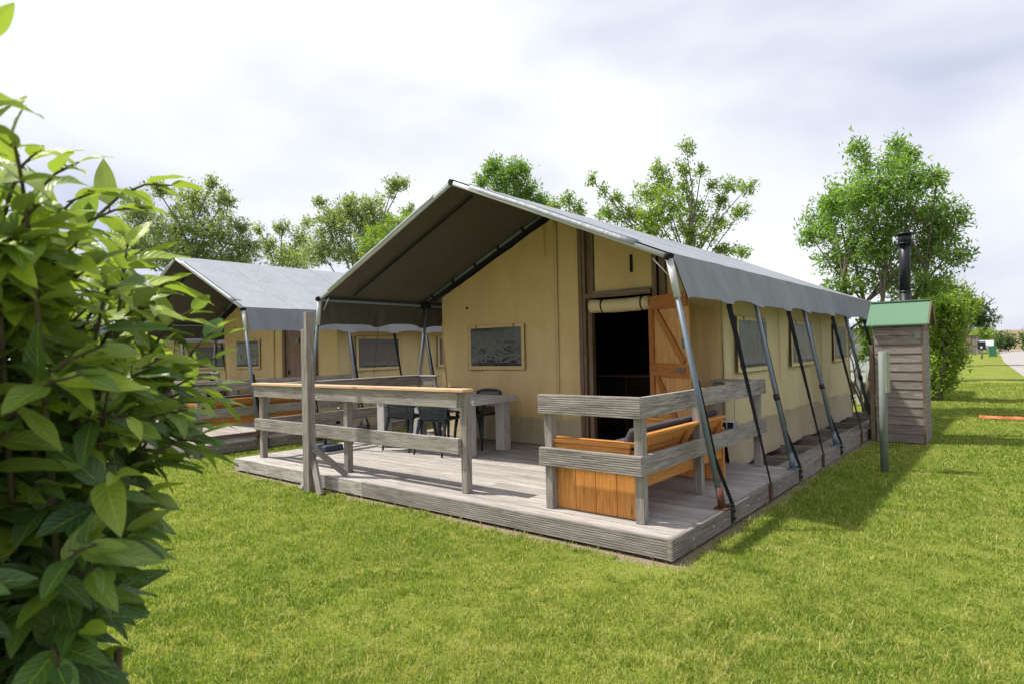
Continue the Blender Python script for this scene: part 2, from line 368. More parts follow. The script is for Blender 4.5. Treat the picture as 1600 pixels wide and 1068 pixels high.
# grass blades: one stuff object, a few hundred thousand bent blades
def vnoise(x, y, s, seed=0):
    r = np.random.default_rng(seed); T = r.random((256, 256)); X = x*s+500; Y = y*s+500
    i, j = np.floor(X).astype(int), np.floor(Y).astype(int); f, g = X-i, Y-j; f = f*f*(3-2*f); g = g*g*(3-2*g)
    a, b, c, d = T[i & 255, j & 255], T[(i+1) & 255, j & 255], T[i & 255, (j+1) & 255], T[(i+1) & 255, (j+1) & 255]
    return (a*(1-f)+b*f)*(1-g)+(c*(1-f)+d*f)*g-.5
def grass():
    r = np.random.default_rng(3); n = 1500000
    dist = 1.3+ (r.random(n)**1.75)*26; ang = math.atan2(FWD.y, FWD.x)+(r.random(n)*2-1)*R(50)
    x = CX+np.cos(ang)*dist; y = CY+np.sin(ang)*dist
    ok = ~((x > -6.1) & (x < 0.0) & (y > 0.0) & (y < 10.1)) & ~((x > -13.7) & (x < -7.6) & (y > .1)) & ~((x > .1) & (x < .74) & (y > 6.6) & (y < 7.6)) & (x < 3.0-y*.045)
    # bare strip along the deck edges
    dx = np.maximum(np.maximum(-6.12-x, x), np.maximum(-y, 0)); bare = (dx < .06+.12*(vnoise(x, y, 3, 30)+.2)+.08*vnoise(x, y, 11, 31)) & (r.random(n) < .85)
    bare |= (np.hypot(x+.12, y+.10) < .26+.25*vnoise(x, y, 7, 33)) & (r.random(n) < .82)
    ok &= ~bare
    pt = 1.2*vnoise(x, y, 1.1, 1)+.9*vnoise(x, y, 2.9, 2); tf = vnoise(x, y, 9, 3)+.8*vnoise(x, y, 21, 4)  # tufts and thin spots
    ok &= r.random(n) < .86+.2*pt+.45*tf
    x, y, dist, pt, tf = x[ok], y[ok], dist[ok], pt[ok], tf[ok]; n = len(x)
    h = (.010+.017*r.random(n))*(1+.2*pt+.55*tf)*(1+.015*dist); wd = .0011*(1+dist*.22)
    tall = r.random(n) < .05; h[tall] *= 1.8; wd = wd*(1+.5*tall)
    edge_ = np.maximum(np.maximum(-6.12-x, x), -y); near_ = (edge_ < .16) & (edge_ > -.1) & (y < 10) & (r.random(n) < .4) & (vnoise(x, y, 5, 20) > .0); h[near_] += .045*r.random(int(near_.sum()))
    a = r.random(n)*2*math.pi; ca, sa = np.cos(a), np.sin(a); ln = h*(.35+.7*r.random(n)); b = r.random(n)*2*math.pi; lx, ly = np.cos(b)*ln, np.sin(b)*ln
    V = np.empty((n, 5, 3), 'f')
    V[:, 0] = np.stack([x-ca*wd, y-sa*wd, np.full(n, G-.003)], 1); V[:, 1] = np.stack([x+ca*wd, y+sa*wd, np.full(n, G-.003)], 1)
    mx, my, mz = x+lx*.35, y+ly*.35, G+h*.6
    V[:, 2] = np.stack([mx+ca*wd*.8, my+sa*wd*.8, mz], 1); V[:, 3] = np.stack([mx-ca*wd*.8, my-sa*wd*.8, mz], 1)
    V[:, 4] = np.stack([x+lx, y+ly, G+h*(1-.15*r.random(n))], 1)
    me = bpy.data.meshes.new('lawn_grass'); me.vertices.add(n*5); me.vertices.foreach_set('co', (V-np.array([0, 0, G], 'f')).ravel())
    i0 = np.arange(n)*5
    loops = np.stack([i0, i0+1, i0+2, i0+3, i0+3, i0+2, i0+4], 1).ravel()
    me.loops.add(n*7); me.loops.foreach_set('vertex_index', loops.astype('i'))
    me.polygons.add(n*2); st = np.stack([np.arange(n)*7, np.arange(n)*7+4], 1).ravel()
    me.polygons.foreach_set('loop_start', st.astype('i'))
    at_ = me.attributes.new('rnd', 'FLOAT', 'FACE')
    rv = np.clip(.42+.25*r.standard_normal(n)-.10*pt-.16*tf+.22*vnoise(x, y, .45, 7)+.22*vnoise(x, y, 5, 8), 0, 1); dry = (vnoise(x, y, 14, 11)+.6*vnoise(x, y, 3, 12)) > .36; rv[dry & (r.random(n) < .55)] = 1; rv[r.random(n) < .07] = 1
    at_.data.foreach_set('value', np.repeat(rv, 2).astype('f'))
    me.materials.append(MT['blade']); me.update(calc_edges=True); me.validate()
    o = bpy.data.objects.new('lawn_grass', me); C.objects.link(o); o.location = (0, 0, G)
    tag(o, 'short sunlit green lawn grass round the tent decks', 'grass', kind='stuff')
grass()

# ------------------------------------------------------------------ safari tent
XC, ZR, ZE, YF, YB = -3.02, 3.21, 2.09, 1.0, 10.06
XL, XR = -5.60, -.44
WX0, WX1, YW, YWB = -5.28, -.77, 3.01, 9.55
SL = (ZR-ZE)/(XR-XC)
def roof_z(x): return ZR-abs(x-XC)*SL
def mk_wall(o, p0, p1, ztop, zbot, out, amp=.012, nu=60, nv=26, seed=0):
    """hanging canvas between two floor points; gentle folds that grow to the foot"""
    p0 = Vector(p0); p1 = Vector(p1); out = Vector(out); L = (p1-p0).length
    def f(a, b):
        x = p0.lerp(p1, a); zt = ztop(x); z = zbot+(zt-zbot)*b; s = a*L
        w = nz(s*2.2+seed, z*.5, seed)*1.6+nz(s*6+seed, z*.8, 5+seed)*.6
        lower = (1-b)**2
        return x+out*(amp*w*(.5+1.2*lower))+Vector((0, 0, z))
    return MB(o).grid(f, nu, nv, uvs=(L, 2))
def mk_flap(o, p0, p1, z1, z0, out, seed=0):
    p0 = Vector(p0); p1 = Vector(p1); out = Vector(out); L = (p1-p0).length
    def f(a, b):
        s = a*L; sc_ = nz(s*1.5, seed, 2)
        zb = z0+.03*sc_+.004*nz(s*7, seed); z = zb+(z1-zb)*b; q = (1-b)
        w = .016+q*q*(.05+.03*nz(s*3, seed, 1)+.008*nz(s*9, z*4, seed))+.014*nz(s*2.6+z, z*3, seed)
        return p0.lerp(p1, a)+out*w+Vector((0, 0, z))
    return MB(o).grid(f, max(12, int(L*26)), 9, uvs=(L, 1))
def window(root, O, name_out, p0, p1, z0, z1, out, seed):
    """sewn-in window: border strips, crumpled plastic pane, toggles"""
    p0 = Vector(p0); p1 = Vector(p1); out = Vector(out); d = (p1-p0).normalized(); L = (p1-p0).length; up = Vector((0, 0, 1))
    b = MB(O); bw = .055; q0 = p0+out*.012
    def strip(a, b_, za, zb, k):
        A = q0+d*a+out*k; B = q0+d*b_+out*k
        b.hexa([P+out*t+up*z for z in (za, zb) for t in (0, .006) for P in (A, B)])
    strip(-bw, L+bw, z0-bw, z0, 0); strip(-bw, L+bw, z1, z1+bw*.8, 0); strip(-bw, 0, z0, z1, .001); strip(L, L+bw, z0, z1, .001)
    fr = b.build('window', 'tan' if name_out == 'front' else 'pale_tan', root, bevel=.003)
    H_ = z1-z0; fr_ = name_out == 'front'
    def pf(a, c):
        X, Z = a*L, c*H_; m = (1-c)**1.3 if fr_ else .35+.65*(1-c)**2
        cr = (1-2*abs(nz(X*4.5+seed, Z*6, seed)))*.013+(1-2*abs(nz(X*10+Z*4, Z*11, seed+3)))*.007
        ve = nz(X*11, Z*1.2, seed+5)*.010
        lift = .016*math.exp(-((c-.06)/.07)**2)
        edge = min(1, min(a, 1-a)*14, (1-c)*14, c*14)
        return q0+d*X+up*(z0+Z)+out*(.010+edge*(m*(cr if fr_ else cr*.6+ve)+.002+lift*(.6+nz(X*6, seed, 1))))
    pn = MB(O).grid(pf, 110, 70, uvs=(L, z1-z0))
    pn.build('pane', 'pane' if fr_ else 'pane_side', fr)
    for a in (.13, .87):
        tg = MB(O)
        c = q0+d*(a*L)+up*(z1+.02)+out*.02; tg.beam(c-up*.012, c+up*.022, .010, .008, d)
        tg.build('toggle', 'black', fr)
    sm = MB(O); A = q0+d*(-bw-.004); B = q0+d*(L+bw+.004)
    for P in (A, B): sm.beam(P+up*(z0-bw), P+up*(z1+bw*.8), .008, .006, d)
    sm.beam(A+up*(z0-bw-.004), B+up*(z0-bw-.004), .008, .006, up)
    sm.build('seam', 'frame', fr)
POLES_Y = (1.0, 2.99, 4.92, 7.4, 9.9); STRAPS_Y = (2.07, 4.05, 6.3, 8.7)
def make_tent(label, opened):
    O = Vector((XC, YF, G)); t = thing('safari_tent', label, 'tent', O, 'safari tents in a row')
    # roof: two slopes, slight sag between the hoops
    def slope(x1, dz=0., inset=0., over=0.):
        def f(a, b):
            y = YF-over+(YB-YF+over)*b; x = XC+(x1-XC)*a
            k = abs(math.sin(math.pi*(y-YF)/1.93)); sag = -.022*k*math.sin(math.pi*min(1, a*1.02))
            return (x, y, roof_z(x)+sag+.004*nz(x*3, y*3, 2)+.035+dz)
        return f
    rb = MB(O)
    for x1 in (XL, XR): rb.grid(slope(x1), 22, 90, uvs=(2.6, 9))
    roof = rb.build('roof', 'roof', t)
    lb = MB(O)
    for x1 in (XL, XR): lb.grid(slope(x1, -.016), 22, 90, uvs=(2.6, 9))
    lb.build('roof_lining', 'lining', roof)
    # hem wrapped round the front tube
    hb = MB(O)
    for x1, e in ((XL, .92), (XR, .88)):
        p = Vector((XC+(x1-XC)*.11, YF, roof_z(XC+(x1-XC)*.11)+.012)); q = Vector((XC+(x1-XC)*e, YF, roof_z(XC+(x1-XC)*e)+.012))
        hb.tube([p.lerp(q, i/12)+Vector((0, 0, .004*nz(i*.7, x1))) for i in range(13)], .031, 14)
        hb.grid(lambda a, b: (p.lerp(q, a)+Vector((0, .02+.10*b, .038-.010*b+.002*nz(a*30, b*3)))), 20, 3)
    hb.build('roof_hem', 'roof', roof)
    sm = MB(O)   # stitched seams across the slopes
    for y in (1.95, 2.9, 3.85, 4.8, 5.8, 6.75, 7.7, 8.7):
        for x1 in (XL, XR):
            f = slope(x1, .003); b = (y-YF)/(YB-YF); sm.grid(lambda a, c: f(a, b+c*.004), 22, 1)
    sm.build('roof_seam', 'roof', roof)
    # side valances
    for x1, sg in ((XR, 1), (XL, -1)):
        ties = sorted(POLES_Y+STRAPS_Y)
        def f(a, b):
            y = YF+.02+(YB-YF-.02)*a; nr = min(abs(y-q) for q in ties); pull = math.exp(-(nr/.16)**2); half = math.exp(-(nr/.5)**2)
            k = 1-b; z = (ZE+.03)-(.36+.045*pull-.012*math.sin(y*3.1))*k
            fold = nz(y*5+z*2.5, z*2, 3)*.022+nz(y*11+z*5, z*4, 9)*.005+ .015*math.cos(nr*(46-22*k))*math.exp(-(nr/.28)**2)
            x = x1+sg*(.012+.085*k+.05*pull*k+fold*min(1, k*3+.05)*(1-.45*k))
            if a > .97: z += .10*k*(a-.97)/.03
            return (x, y, z)
        vo = MB(O).grid(f, 300, 12, uvs=(9, .4)).build('side_valance', 'valance', t)
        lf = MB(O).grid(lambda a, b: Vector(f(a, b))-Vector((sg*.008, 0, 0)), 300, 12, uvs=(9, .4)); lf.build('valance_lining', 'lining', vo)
    # hoops and tubes
    for y, r_, m in ((YF, .024, 'white_tube'), (2.86, .024, 'pole')):
        for x1 in (XL, XR):
            b = MB(O).tube([(XC, y, ZR-.004), (x1, y, ZE-.004)], r_, 12); b.build('rafter', m, t)
    for x1, sg in ((XR, 1), (XL, -1)):
        MB(O).tube([(x1-sg*.02, YF, ZE-.02), (x1-sg*.02, YB-.05, ZE-.02)], .022, 10).build('eave_tube', 'pole', t)
        cp = MB(O).tube([(x1-sg*.01, YF-.04, ZE-.0), (x1+sg*.025, YF-.045, ZE-.012)], [.030, .030], 12)
        cp.tube([(x1, YF-.005, ZE+.004), (x1+sg*.03, YF-.005, ZE-.01)], .031, 12)
        cp.build('end_cap', 'black', t)
        wr = MB(O).tube([(x1-sg*.16, YF+.02, ZE+.0), (x1-sg*.02, YF+.03, ZE-.16)], .006, 6); wr.build('brace_wire', 'white_tube', t)
    MB(O).tube([(XC, YF, ZR-.02), (XC, YB, ZR-.02)], .022, 10).build('ridge_tube', 'pole', t)
    MB(O).tube([(XC, YF-.028, ZR+.0), (XC, YF+.05, ZR+.0)], .034, 12).build('ridge_cap', 'black', t)
    sb = MB(O)  # black strap under the slope; wider band stands in for the shaded wall-top gap
    for x1 in (XL, XR):
        for y0, w_ in ((1.42, .035), (2.93, .13)):
            a, b = Vector((XC+(x1-XC)*.03, y0, roof_z(XC+(x1-XC)*.03)-.03)), Vector((XC+(x1-XC)*.93, y0, roof_z(XC+(x1-XC)*.93)-.03)); MB(O).beam(a, b, w_, .008, (0, 1, 0)).build('webbing_and_gap_shade', 'black', t)
    for x1 in (XL, XR):
        for k in range(1, 6):
            x = XC+(x1-XC)*k/5.6; MB(O).tube([(x-.02, 2.86, roof_z(x-.02)-.004), (x+.02, 2.86, roof_z(x+.02)-.004)], .033, 10).build('rafter_clip', 'black', t)
        x = XC+(x1-XC)*.96; MB(O).box(x-.06, x+.06, 2.80, 2.92, roof_z(x)-.12, roof_z(x)-.03).build('corner_joint', 'black', t, bevel=.01)
    # leaning poles with collar, foot, ratchet strap and valance straps
    for x1, sg in ((XR, 1), (XL, -1)):
        xb = 0-.035 if sg > 0 else -6.04+.035
        for i, y in enumerate(POLES_Y):
            top = Vector((x1+sg*.01, y if i else YF-.01, ZE-.03)); bot = Vector((xb, y, .012)); mid = top.lerp(bot, .16)
            if i == 0:
                po = MB(O).tube([top, bot], .0235, 12).build('pole', 'pole', t)
                MB(O).tube([top, mid], .031, 12).build('sleeve', 'white_tube', po)
            else:
                po = MB(O).tube([top, bot], .024, 12).build('pole', 'pole', t)
                k = top.lerp(bot, .62); MB(O).tube([k, k.lerp(bot, .08)], .034, 12).build('collar', 'dark_iron', po)
            ft = MB(O).tube([bot+Vector((-sg*.02, 0, .16)), bot+Vector((0, 0, 0))], [.028, .032], 10).box(bot.x-.055, bot.x+.055, y-.05, y+.05, .002, .014); ft.build('pole_foot', 'rust' if i == 0 else 'pole', po)
            # strap lying along the lower pole, pulled to the beam
            a = top.lerp(bot, .5 if i == 0 else .2)+Vector((0, .03, 0)); b = Vector((xb+sg*.04, y+.12, .02)); m_ = top.lerp(bot, .8)+Vector((-sg*.01, .07, 0))
            st = MB(O).beam(a, m_, .045, .004, (.75*sg, .65, 0)).beam(m_, b, .03, .004, (.75*sg, .65, 0)); st.build('ratchet_strap', 'black', po)
            xo = 0 if sg > 0 else -6.04
            br = MB(O)
            br.box(min(xo+sg*.002, xo+sg*.012), max(xo+sg*.002, xo+sg*.012), y+.09, y+.15, -.13, .02)
            br.box(min(xo-sg*.04, xo+sg*.012), max(xo-sg*.04, xo+sg*.012), y+.09, y+.15, .004, .016)
            br.tube([(xo+sg*.01, y+.12, -.03), (xo+sg*.03, y+.12, -.03)], .014, 8).tube([(xo+sg*.01, y+.12, -.09), (xo+sg*.03, y+.12, -.09)], .014, 8)
            br.build('beam_bracket', 'dark_iron' if i != 0 else 'dark_iron', po)
        for y in STRAPS_Y:
            top = Vector((x1+sg*.11, y, ZE-.37)); bot = Vector((xb+sg*.045, y+.03, .02)); md = top.lerp(bot, .5)
            b = MB(O)
            for q in range(8):
                f0, f1 = q/8, (q+1)/8; b.beam(top.lerp(bot, f0), top.lerp(bot, f1), .052-.040*f0, .004, (.75*sg, .65, .2*math.sin(q)))
            so_ = b.build('tie_strap', 'black', t)
            xo = 0 if sg > 0 else -6.04
            MB(O).box(min(xo+sg*.002, xo+sg*.02), max(xo+sg*.002, xo+sg*.02), y, y+.06, -.135, .018).build('anchor_plate', 'rust', so_)
    # canvas walls
    ZT = lambda p: roof_z(p.x)-.055
    def zt_side(p): return ZE-.06
    fw = mk_wall(O, (WX0, YW, 0), (-2.66, YW, 0), ZT, .33, (0, -1, 0), .030, 110, 34, 1).build('front_wall', 'tan', t)
    fl = mk_flap(O, (WX0, YW-.004, 0), (-2.66, YW-.004, 0), .37, .012, (0, -1, 0), 2); fl.build('mud_flap', 'flap', fw)
    pf = MB(O); x = -3.05
    pf.grid(lambda a, b: (x+.035*a, YW-.022+.004*nz(b*8, 1), .2+(roof_z(x)-.09-.2)*b), 2, 30)
    pf.grid(lambda a, b: (-3.23+.012*a, YW-.02, 2.6+.42*b), 1, 6); pf.build('wall_seam', 'frame' if False else 'tan', fw, solid=.006)
    MB(O).beam((x-.004, YW-.024, .05), (x-.004, YW-.024, roof_z(x)-.1), .007, .006, (1, 0, 0)).build('seam_shadow_strip', 'flap', fw)  # solid darker strip painting the shadow line along the seam
    # grommet
    MB(O).tube([(-4.72, YW-.03, 1.98), (-4.72, YW-.012, 1.98)], .018, 10).build('grommet', 'dark_iron', fw)
    up = MB(O); 
    up.grid(lambda a, b: (-2.42+.86*a, YW-.012+.006*nz(a*4, b*3, 6), 2.06+(roof_z(-2.42+.86*a)-.07-2.06)*b), 24, 14)
    up.build('upper_panel', 'tan', t); 
    MB(O).box(-1.90, -1.865, YW-.024, YW-.016, 2.26, 2.48).build('slot', 'black', t)
    rp_ = mk_wall(O, (-1.42, YW, 0), (WX1, YW, 0), ZT, .33, (0, -1, 0), .03, 24, 24, 4).build('front_wall_end', 'tan', t)
    mk_flap(O, (-1.42, YW-.004, 0), (WX1, YW-.004, 0), .37, .012, (0, -1, 0), 8).build('mud_flap', 'flap', rp_)
    for x_, sg in ((WX1, 1), (WX0, -1)):
        sw = mk_wall(O, (x_, YW, 0), (x_, YWB, 0), zt_side, .33, (sg, 0, 0), .034, 200, 26, 11+sg).build('side_wall', 'pale_tan' if sg > 0 else 'tan', t)
        mk_flap(O, (x_+sg*.004, YW, 0), (x_+sg*.004, YWB, 0), .38, -.07, (sg, 0, 0), 4).build('mud_flap', 'flap', sw)
        for y in (3.03, 3.3, 5.1, 7.4, 9.5): MB(O).beam((x_+sg*.022, y, .36), (x_+sg*.022, y, ZE-.3), .01, .008, (0, 1, 0)).build('wall_seam', 'pale_tan' if sg > 0 else 'tan', sw)
        for ya, yb in ((3.48, 4.50), (5.68, 6.84), (8.28, 9.25)):
            p, q = ((x_+sg*.02, ya, 0), (x_+sg*.02, yb, 0))
            window(t, O, 'side', p, q, 1.05, 1.62, (sg, 0, 0), ya)
    window(t, O, 'front', (-4.64, YW-.012, 0), (-3.66, YW-.012, 0), 1.10, 1.66, (0, -1, 0), 3.3)
    mk_wall(O, (WX1, YWB, 0), (WX0, YWB, 0), ZT, -.1, (0, 1, 0), .01, 40, 10, 9).build('back_wall', 'tan', t)
    # timber door frame
    fr = MB(O)
    fr.box(-2.66, -2.60, YW-.05, YW+.03, .002, roof_z(-2.66)-.06); fr.box(-2.585, -2.545, YW-.06, YW+.04, .002, roof_z(-2.6)-.06)
    fr.box(-2.53, -2.47, YW-.03, YW+.05, .002, 1.965); fr.box(-2.543, -2.44, YW-.012, YW+.03, 2.037, roof_z(-2.5)-.06)
    fr.box(-1.60, -1.535, YW-.04, YW+.04, .002, roof_z(-1.55)-.07); fr.box(-1.50, -1.42, YW-.045, YW+.03, .002, roof_z(-1.42)-.07)
    fr.box(-2.54, -1.605, YW-.075, YW+.03, 1.97, 2.035)
    fr.build('door_frame', 'frame', t, bevel=.003)
    tri = MB(O); tri.box(-2.46, -1.61, YW-.022, YW-.016, 2.04, 2.062); tri.build('panel_batten', 'weathered', t)
    # door
    def leaf_door(hx, hy, ang, w_, mat):
        ca, sa = math.cos(ang), -math.sin(ang)
        def P(a, d, z): return (hx+ca*a-sa*d*-1*0 + (-sa)*(-d), hy+sa*a+(-ca)*d, z)
        db = MB(O)
        nb = 6
        for k in range(nb):
            a0, a1 = k*w_/nb+.002, (k+1)*w_/nb-.002
            db.hexa([P(a, d, z) for z in (.03, 1.93) for d in (0, .022) for a in (a0, a1)])
        return db, P
    if opened:
        ang = R(35); hx, hy, W_ = -1.605, 2.965, .85
        ca, sa = math.cos(ang), math.sin(ang)
        def P(a, d, z): return Vector((hx+ca*a-sa*d, hy-sa*a-ca*d, z))   # d>0 towards the camera
        db = MB(O)
        for k in range(6): db.hexa([P(a, d, z) for z in (.03, 1.92) for d in (0, .02) for a in (k*W_/6+.002, (k+1)*W_/6-.002)])
        dl = db.build('door', 'door', t, bevel=.002)
        bb = MB(O)
        def bar(a0, a1, z0, z1): bb.hexa([P(a, d, z) for z in (z0, z1) for d in (.0205, .048) for a in (a0, a1)])
        bar(0, W_, 1.76, 1.925); bar(0, W_, .98, 1.13); bar(0, W_, .10, .26); bar(.002, .10, .262, .978); bar(.002, .10, 1.132, 1.758)
        for (a0, z0, a1, z1) in ((.16, 1.75, W_-.08, 1.14), (.16, .97, W_-.08, .27)):
            A, B = P(a0, .035, z0), P(a1, .035, z1); bb.beam(A, B, .085, .024, P(0, 0, 1)-P(0, 0, 0))
        bb.build('door_brace', 'door_rail', dl, bevel=.003)
        MB(O).hexa([P(a, d, z) for z in (1.30, 1.42) for d in (.021, .05) for a in (W_-.10, W_-.03)]).build('latch_plate', 'pole', dl, bevel=.004)
        MB(O).hexa([P(a, d, z) for z in (1.05, 1.075) for d in (.049, .08) for a in (W_-.2, W_-.04)]).build('handle', 'pole', dl, bevel=.004)
        rl = MB(O)   # rolled-up inner flap under the lintel
        rl.tube([(-2.46+.85*i/14, YW-.045, 1.865-.012*math.sin(i/14*math.pi)) for i in range(15)], [.085+.008*nz(i*1.3, 2) for i in range(15)], 16)
        ro = rl.build('rolled_flap', 'pale_tan', t)
        for x in (-2.28, -1.72): MB(O).tube([(x, YW-.045, 1.865), (x+.012, YW-.045, 1.865)], .097, 16).build('tie_loop', 'black', ro)
        # room inside
        rm = MB(O)
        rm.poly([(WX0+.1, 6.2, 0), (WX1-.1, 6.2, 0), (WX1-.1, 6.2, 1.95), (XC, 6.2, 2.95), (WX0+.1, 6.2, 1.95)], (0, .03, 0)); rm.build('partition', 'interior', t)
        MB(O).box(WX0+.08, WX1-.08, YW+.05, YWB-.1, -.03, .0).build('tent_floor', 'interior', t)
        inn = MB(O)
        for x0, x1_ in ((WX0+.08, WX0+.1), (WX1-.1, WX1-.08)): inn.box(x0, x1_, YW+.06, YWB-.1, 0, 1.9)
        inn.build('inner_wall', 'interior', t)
    else:
        db = MB(O)
        for k in range(8): db.box(-2.46+.107*k+.002, -2.46+.107*(k+1)-.002, YW-.03, YW+.0, .03, 1.955)
        dl = db.build('door', 'brown_door', t, bevel=.002)
        lp = MB(O).tube([(-2.05, YW-.07, 1.62), (-2.05, YW-.03, 1.62)], .05, 12); lp.build('door_lamp', 'pole', dl)
        MB(O).box(-2.44, -2.40, YW-.05, YW-.03, .93, 1.02).build('latch', 'black', dl)
    return t
tent1 = make_tent('open tan canvas tent with grey roof, its plank door swung open', True)
tent2 = make_tent('tan canvas tent with grey roof and closed brown plank door, second in the row', False)
tent2.location = Vector(tent2.location)+Vector((-7.52, .12, 0))
tent3 = dup(tent2, (-7.52, .12, 0), 'third tan canvas tent at the far left, mostly hidden behind the leafy bush')
# furniture seen inside the open tent
cn = thing('kitchen_counter', 'dark kitchen counter inside the open tent doorway', 'counter', (-3.1, 5.1, .0))
b = MB(cn.location); b.box(-3.6, -2.5, 4.8, 5.4, .86, .90); b.build('worktop', 'brown_door', cn, bevel=.004)
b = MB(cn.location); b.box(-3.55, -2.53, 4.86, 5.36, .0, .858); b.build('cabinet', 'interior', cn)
for x in (-3.55, -3.04, -2.57): MB(cn.location).box(x, x+.03, 4.84, 4.858, .02, .84).build('cabinet_rail', 'frame', cn)
ic = thing('wooden_chair', 'dark brown wooden chair just inside the open tent door', 'chair', (-1.75, 3.75, 0), rz=.3)
b = MB()
for x in (-.19, .19):
    for y in (-.19, .19): b.beam((x, y, 0), (x, y, .44), .035, .035, (1, 0, 0)).build('leg', 'brown_door', ic); b = MB()
MB().box(-.22, .22, -.22, .22, .44, .47).build('seat', 'brown_door', ic, bevel=.01)
b = MB(); b.beam((-.2, .2, .47), (-.2, .26, .92), .035, .035).beam((.2, .2, .47), (.2, .26, .92), .035, .035)
b.tube([(-.22+.44*i/8, .25+.03*math.sin(i/8*math.pi), .9+.03*math.sin(i/8*math.pi)) for i in range(9)], .03, 8).build('backrest', 'brown_door', ic)

# ------------------------------------------------------------------ decks
def make_deck(label):
    O = Vector((-3.04, 1.5, G)); t = thing('wooden_deck', label, 'deck', O, 'wooden decks in front of the tents')
    db = MB(O); y = .045; i = 0
    while y < 3.06:
        joints = (-6.08, -2.2-.9*(i % 2), -.004) if i % 3 else (-6.08, -3.9, -.004)
        w_ = .1325
        for a, c in zip(joints[:-1], joints[1:]): db.box(a+.001, c-.002, y, min(y+w_, 3.075), -.032, 0.0+.0015*rng.random())
        y += w_+.012; i += 1
    db.build('deck_boards', 'deck', t, bevel=.003)
    fb = MB(O); fb.box(-6.10, -3.42, 0.0, .042, -.145, .001, uvo=(0, 0)); fb.build('fascia', 'deck', t, bevel=.004)
    fb = MB(O); fb.grooved(-3.418, -.043, .002, .044, -.145, .002, 'front', uvo=(2, .003)); fb.build('fascia', 'weathered_grooved', t)
    for a, c in ((0.0, 1.12), (1.123, 2.09), (2.093, 3.08)):
        sb = MB(O); sb.grooved(-.042, 0, a, c, -.145, .003, 'right', uvo=(a, .003)); sb.build('side_board', 'deck_side', t)
    for y in (.35, .72, .95, 1.5, 1.8, 2.4, 2.7): MB(O).tube([(0, y, -.07), (.004, y, -.07)], .011, 8).build('screw_head', 'white_tube', t)
    MB(O).box(-6.10, -6.06, .046, 3.08, -.145, -.001).build('side_board', 'deck_side', t, bevel=.004)
    for x in (-5.6, -4.6, -3.6, -2.6, -1.6, -.7): MB(O).box(x, x+.06, .06, 3.0, -.168, -.034).build('joist', 'frame', t)
    # open timber foundation carrying the pole feet along the sides
    for a, c in ((3.083, 4.60), (4.603, 5.9), (5.903, 7.9), (7.903, 10.0)):
        for e in ((-.045, -.002, -.16, .0), (-.24, -.05, -.045, -.002), (-6.08, -6.035, -.16, .0), (-6.03, -5.84, -.045, -.002)):
            MB(O).box(e[0], e[1], a, c, e[2], e[3]).build('side_beam', 'deck_side', t, bevel=.004)
    for y in (3.9, 4.9, 5.95, 6.9, 7.9, 8.9, 9.9):
        for xa, xb in ((-1.0, -.25), (-5.83, -5.1)): MB(O).box(xa, xb, y, y+.05, -.14, -.04).build('cross_beam', 'deck_side', t)
    return t
deck1 = make_deck('bleached plank deck in front of the open tent')
deck2 = dup(deck1, (-7.6, .12, 0), 'plank deck of the second tent, left of the gap of grass')
soil = MB((-3, 6.5, G+.004)); soil.grid(lambda a, b: (-5.9+5.7*a, 3.1+6.9*b, G+.004+.012*nz(a*30, b*30)), 30, 40)

# ------------------------------------------------------------------ fences
HT = .95
def corner_fence(label):
    O = Vector((-.7, .3, 0)); t = thing('corner_fence', label, 'fence', O, 'weathered corner fences by the benches')
    for i, (x, y) in enumerate(((-1.19, .255), (-.358, .255), (-.392, 1.40), (-.392, 3.0))):
        MB(O).box(x-.036, x+.036, y-.036, y+.036, 0.003, HT-.01 if i else HT-.01).build('post', 'weathered', t, bevel=.004)
    for z0, z1 in ((HT-.158, HT), (.366, .512)):
        MB(O).grooved(-1.255, -.312, .172, .216, z0, z1, 'front', uvo=(1, z0*3)).build('front_rail', 'weathered_grooved', t)
        MB(O).box(-.354, -.312, .2175, 3.06, z0, z1-.002, uvo=(3, .002)).build('side_rail', 'weathered' if z0 < .5 else 'weathered', t, bevel=.004)
    return t
cf1 = corner_fence('grey rail fence corner around the orange bench of the open tent')
cf2 = dup(cf1, (-7.6, .12, 0), 'grey rail fence corner around the bench of the second tent')
def left_fence(label):
    O = Vector((-4, .3, 0)); t = thing('deck_fence', label, 'fence', O, 'front rail fences of the decks')
    for x in (-5.82, -3.99, -2.165):
        MB(O).box(x-.036, x+.036, .218, .290, .003, HT-.16 if x < -2.5 else HT-.004).build('post', 'weathered', t, bevel=.004)
    for z0, z1 in ((HT-.155, HT-.008), (.366, .512)):
        MB(O).box(-5.90, -2.20 if z0 > .5 else -2.19, .172, .2155, z0, z1).build('rail', 'weathered', t, bevel=.004)
    MB(O).box(-5.92, -2.10, .15, .30, HT-.006, HT+.022).build('cap_board', 'cap', t, bevel=.004)
    for y in (1.62, 2.96):
        MB(O).box(-5.878, -5.806, y-.036, y+.036, .003, HT-.03).build('post', 'weathered', t, bevel=.004)
    for z0, z1 in ((HT-.155, HT-.02), (.366, .512)):
        MB(O).box(-5.80, -5.757, .32, 3.02, z0, z1).build('side_rail', 'weathered', t, bevel=.004)
    MB(O).box(-5.90, -5.75, .305, 3.02, HT-.018, HT+.006).build('side_cap', 'weathered', t, bevel=.004)
    MB(O).box(-5.745, -5.40, 2.94, 2.985, HT-.155, HT-.02).build('return_rail', 'weathered', t, bevel=.004)
    MB(O).box(-5.748, -5.36, 2.92, 3.0, HT-.018, HT+.006).build('return_cap', 'deck', t, bevel=.004)
    MB(O).box(-5.44, -5.37, 2.93, 3.0, .003, HT-.16).build('post', 'weathered', t, bevel=.004)
    return t
lf1 = left_fence('long rail fence with a fresh orange cap board on the open tent deck')
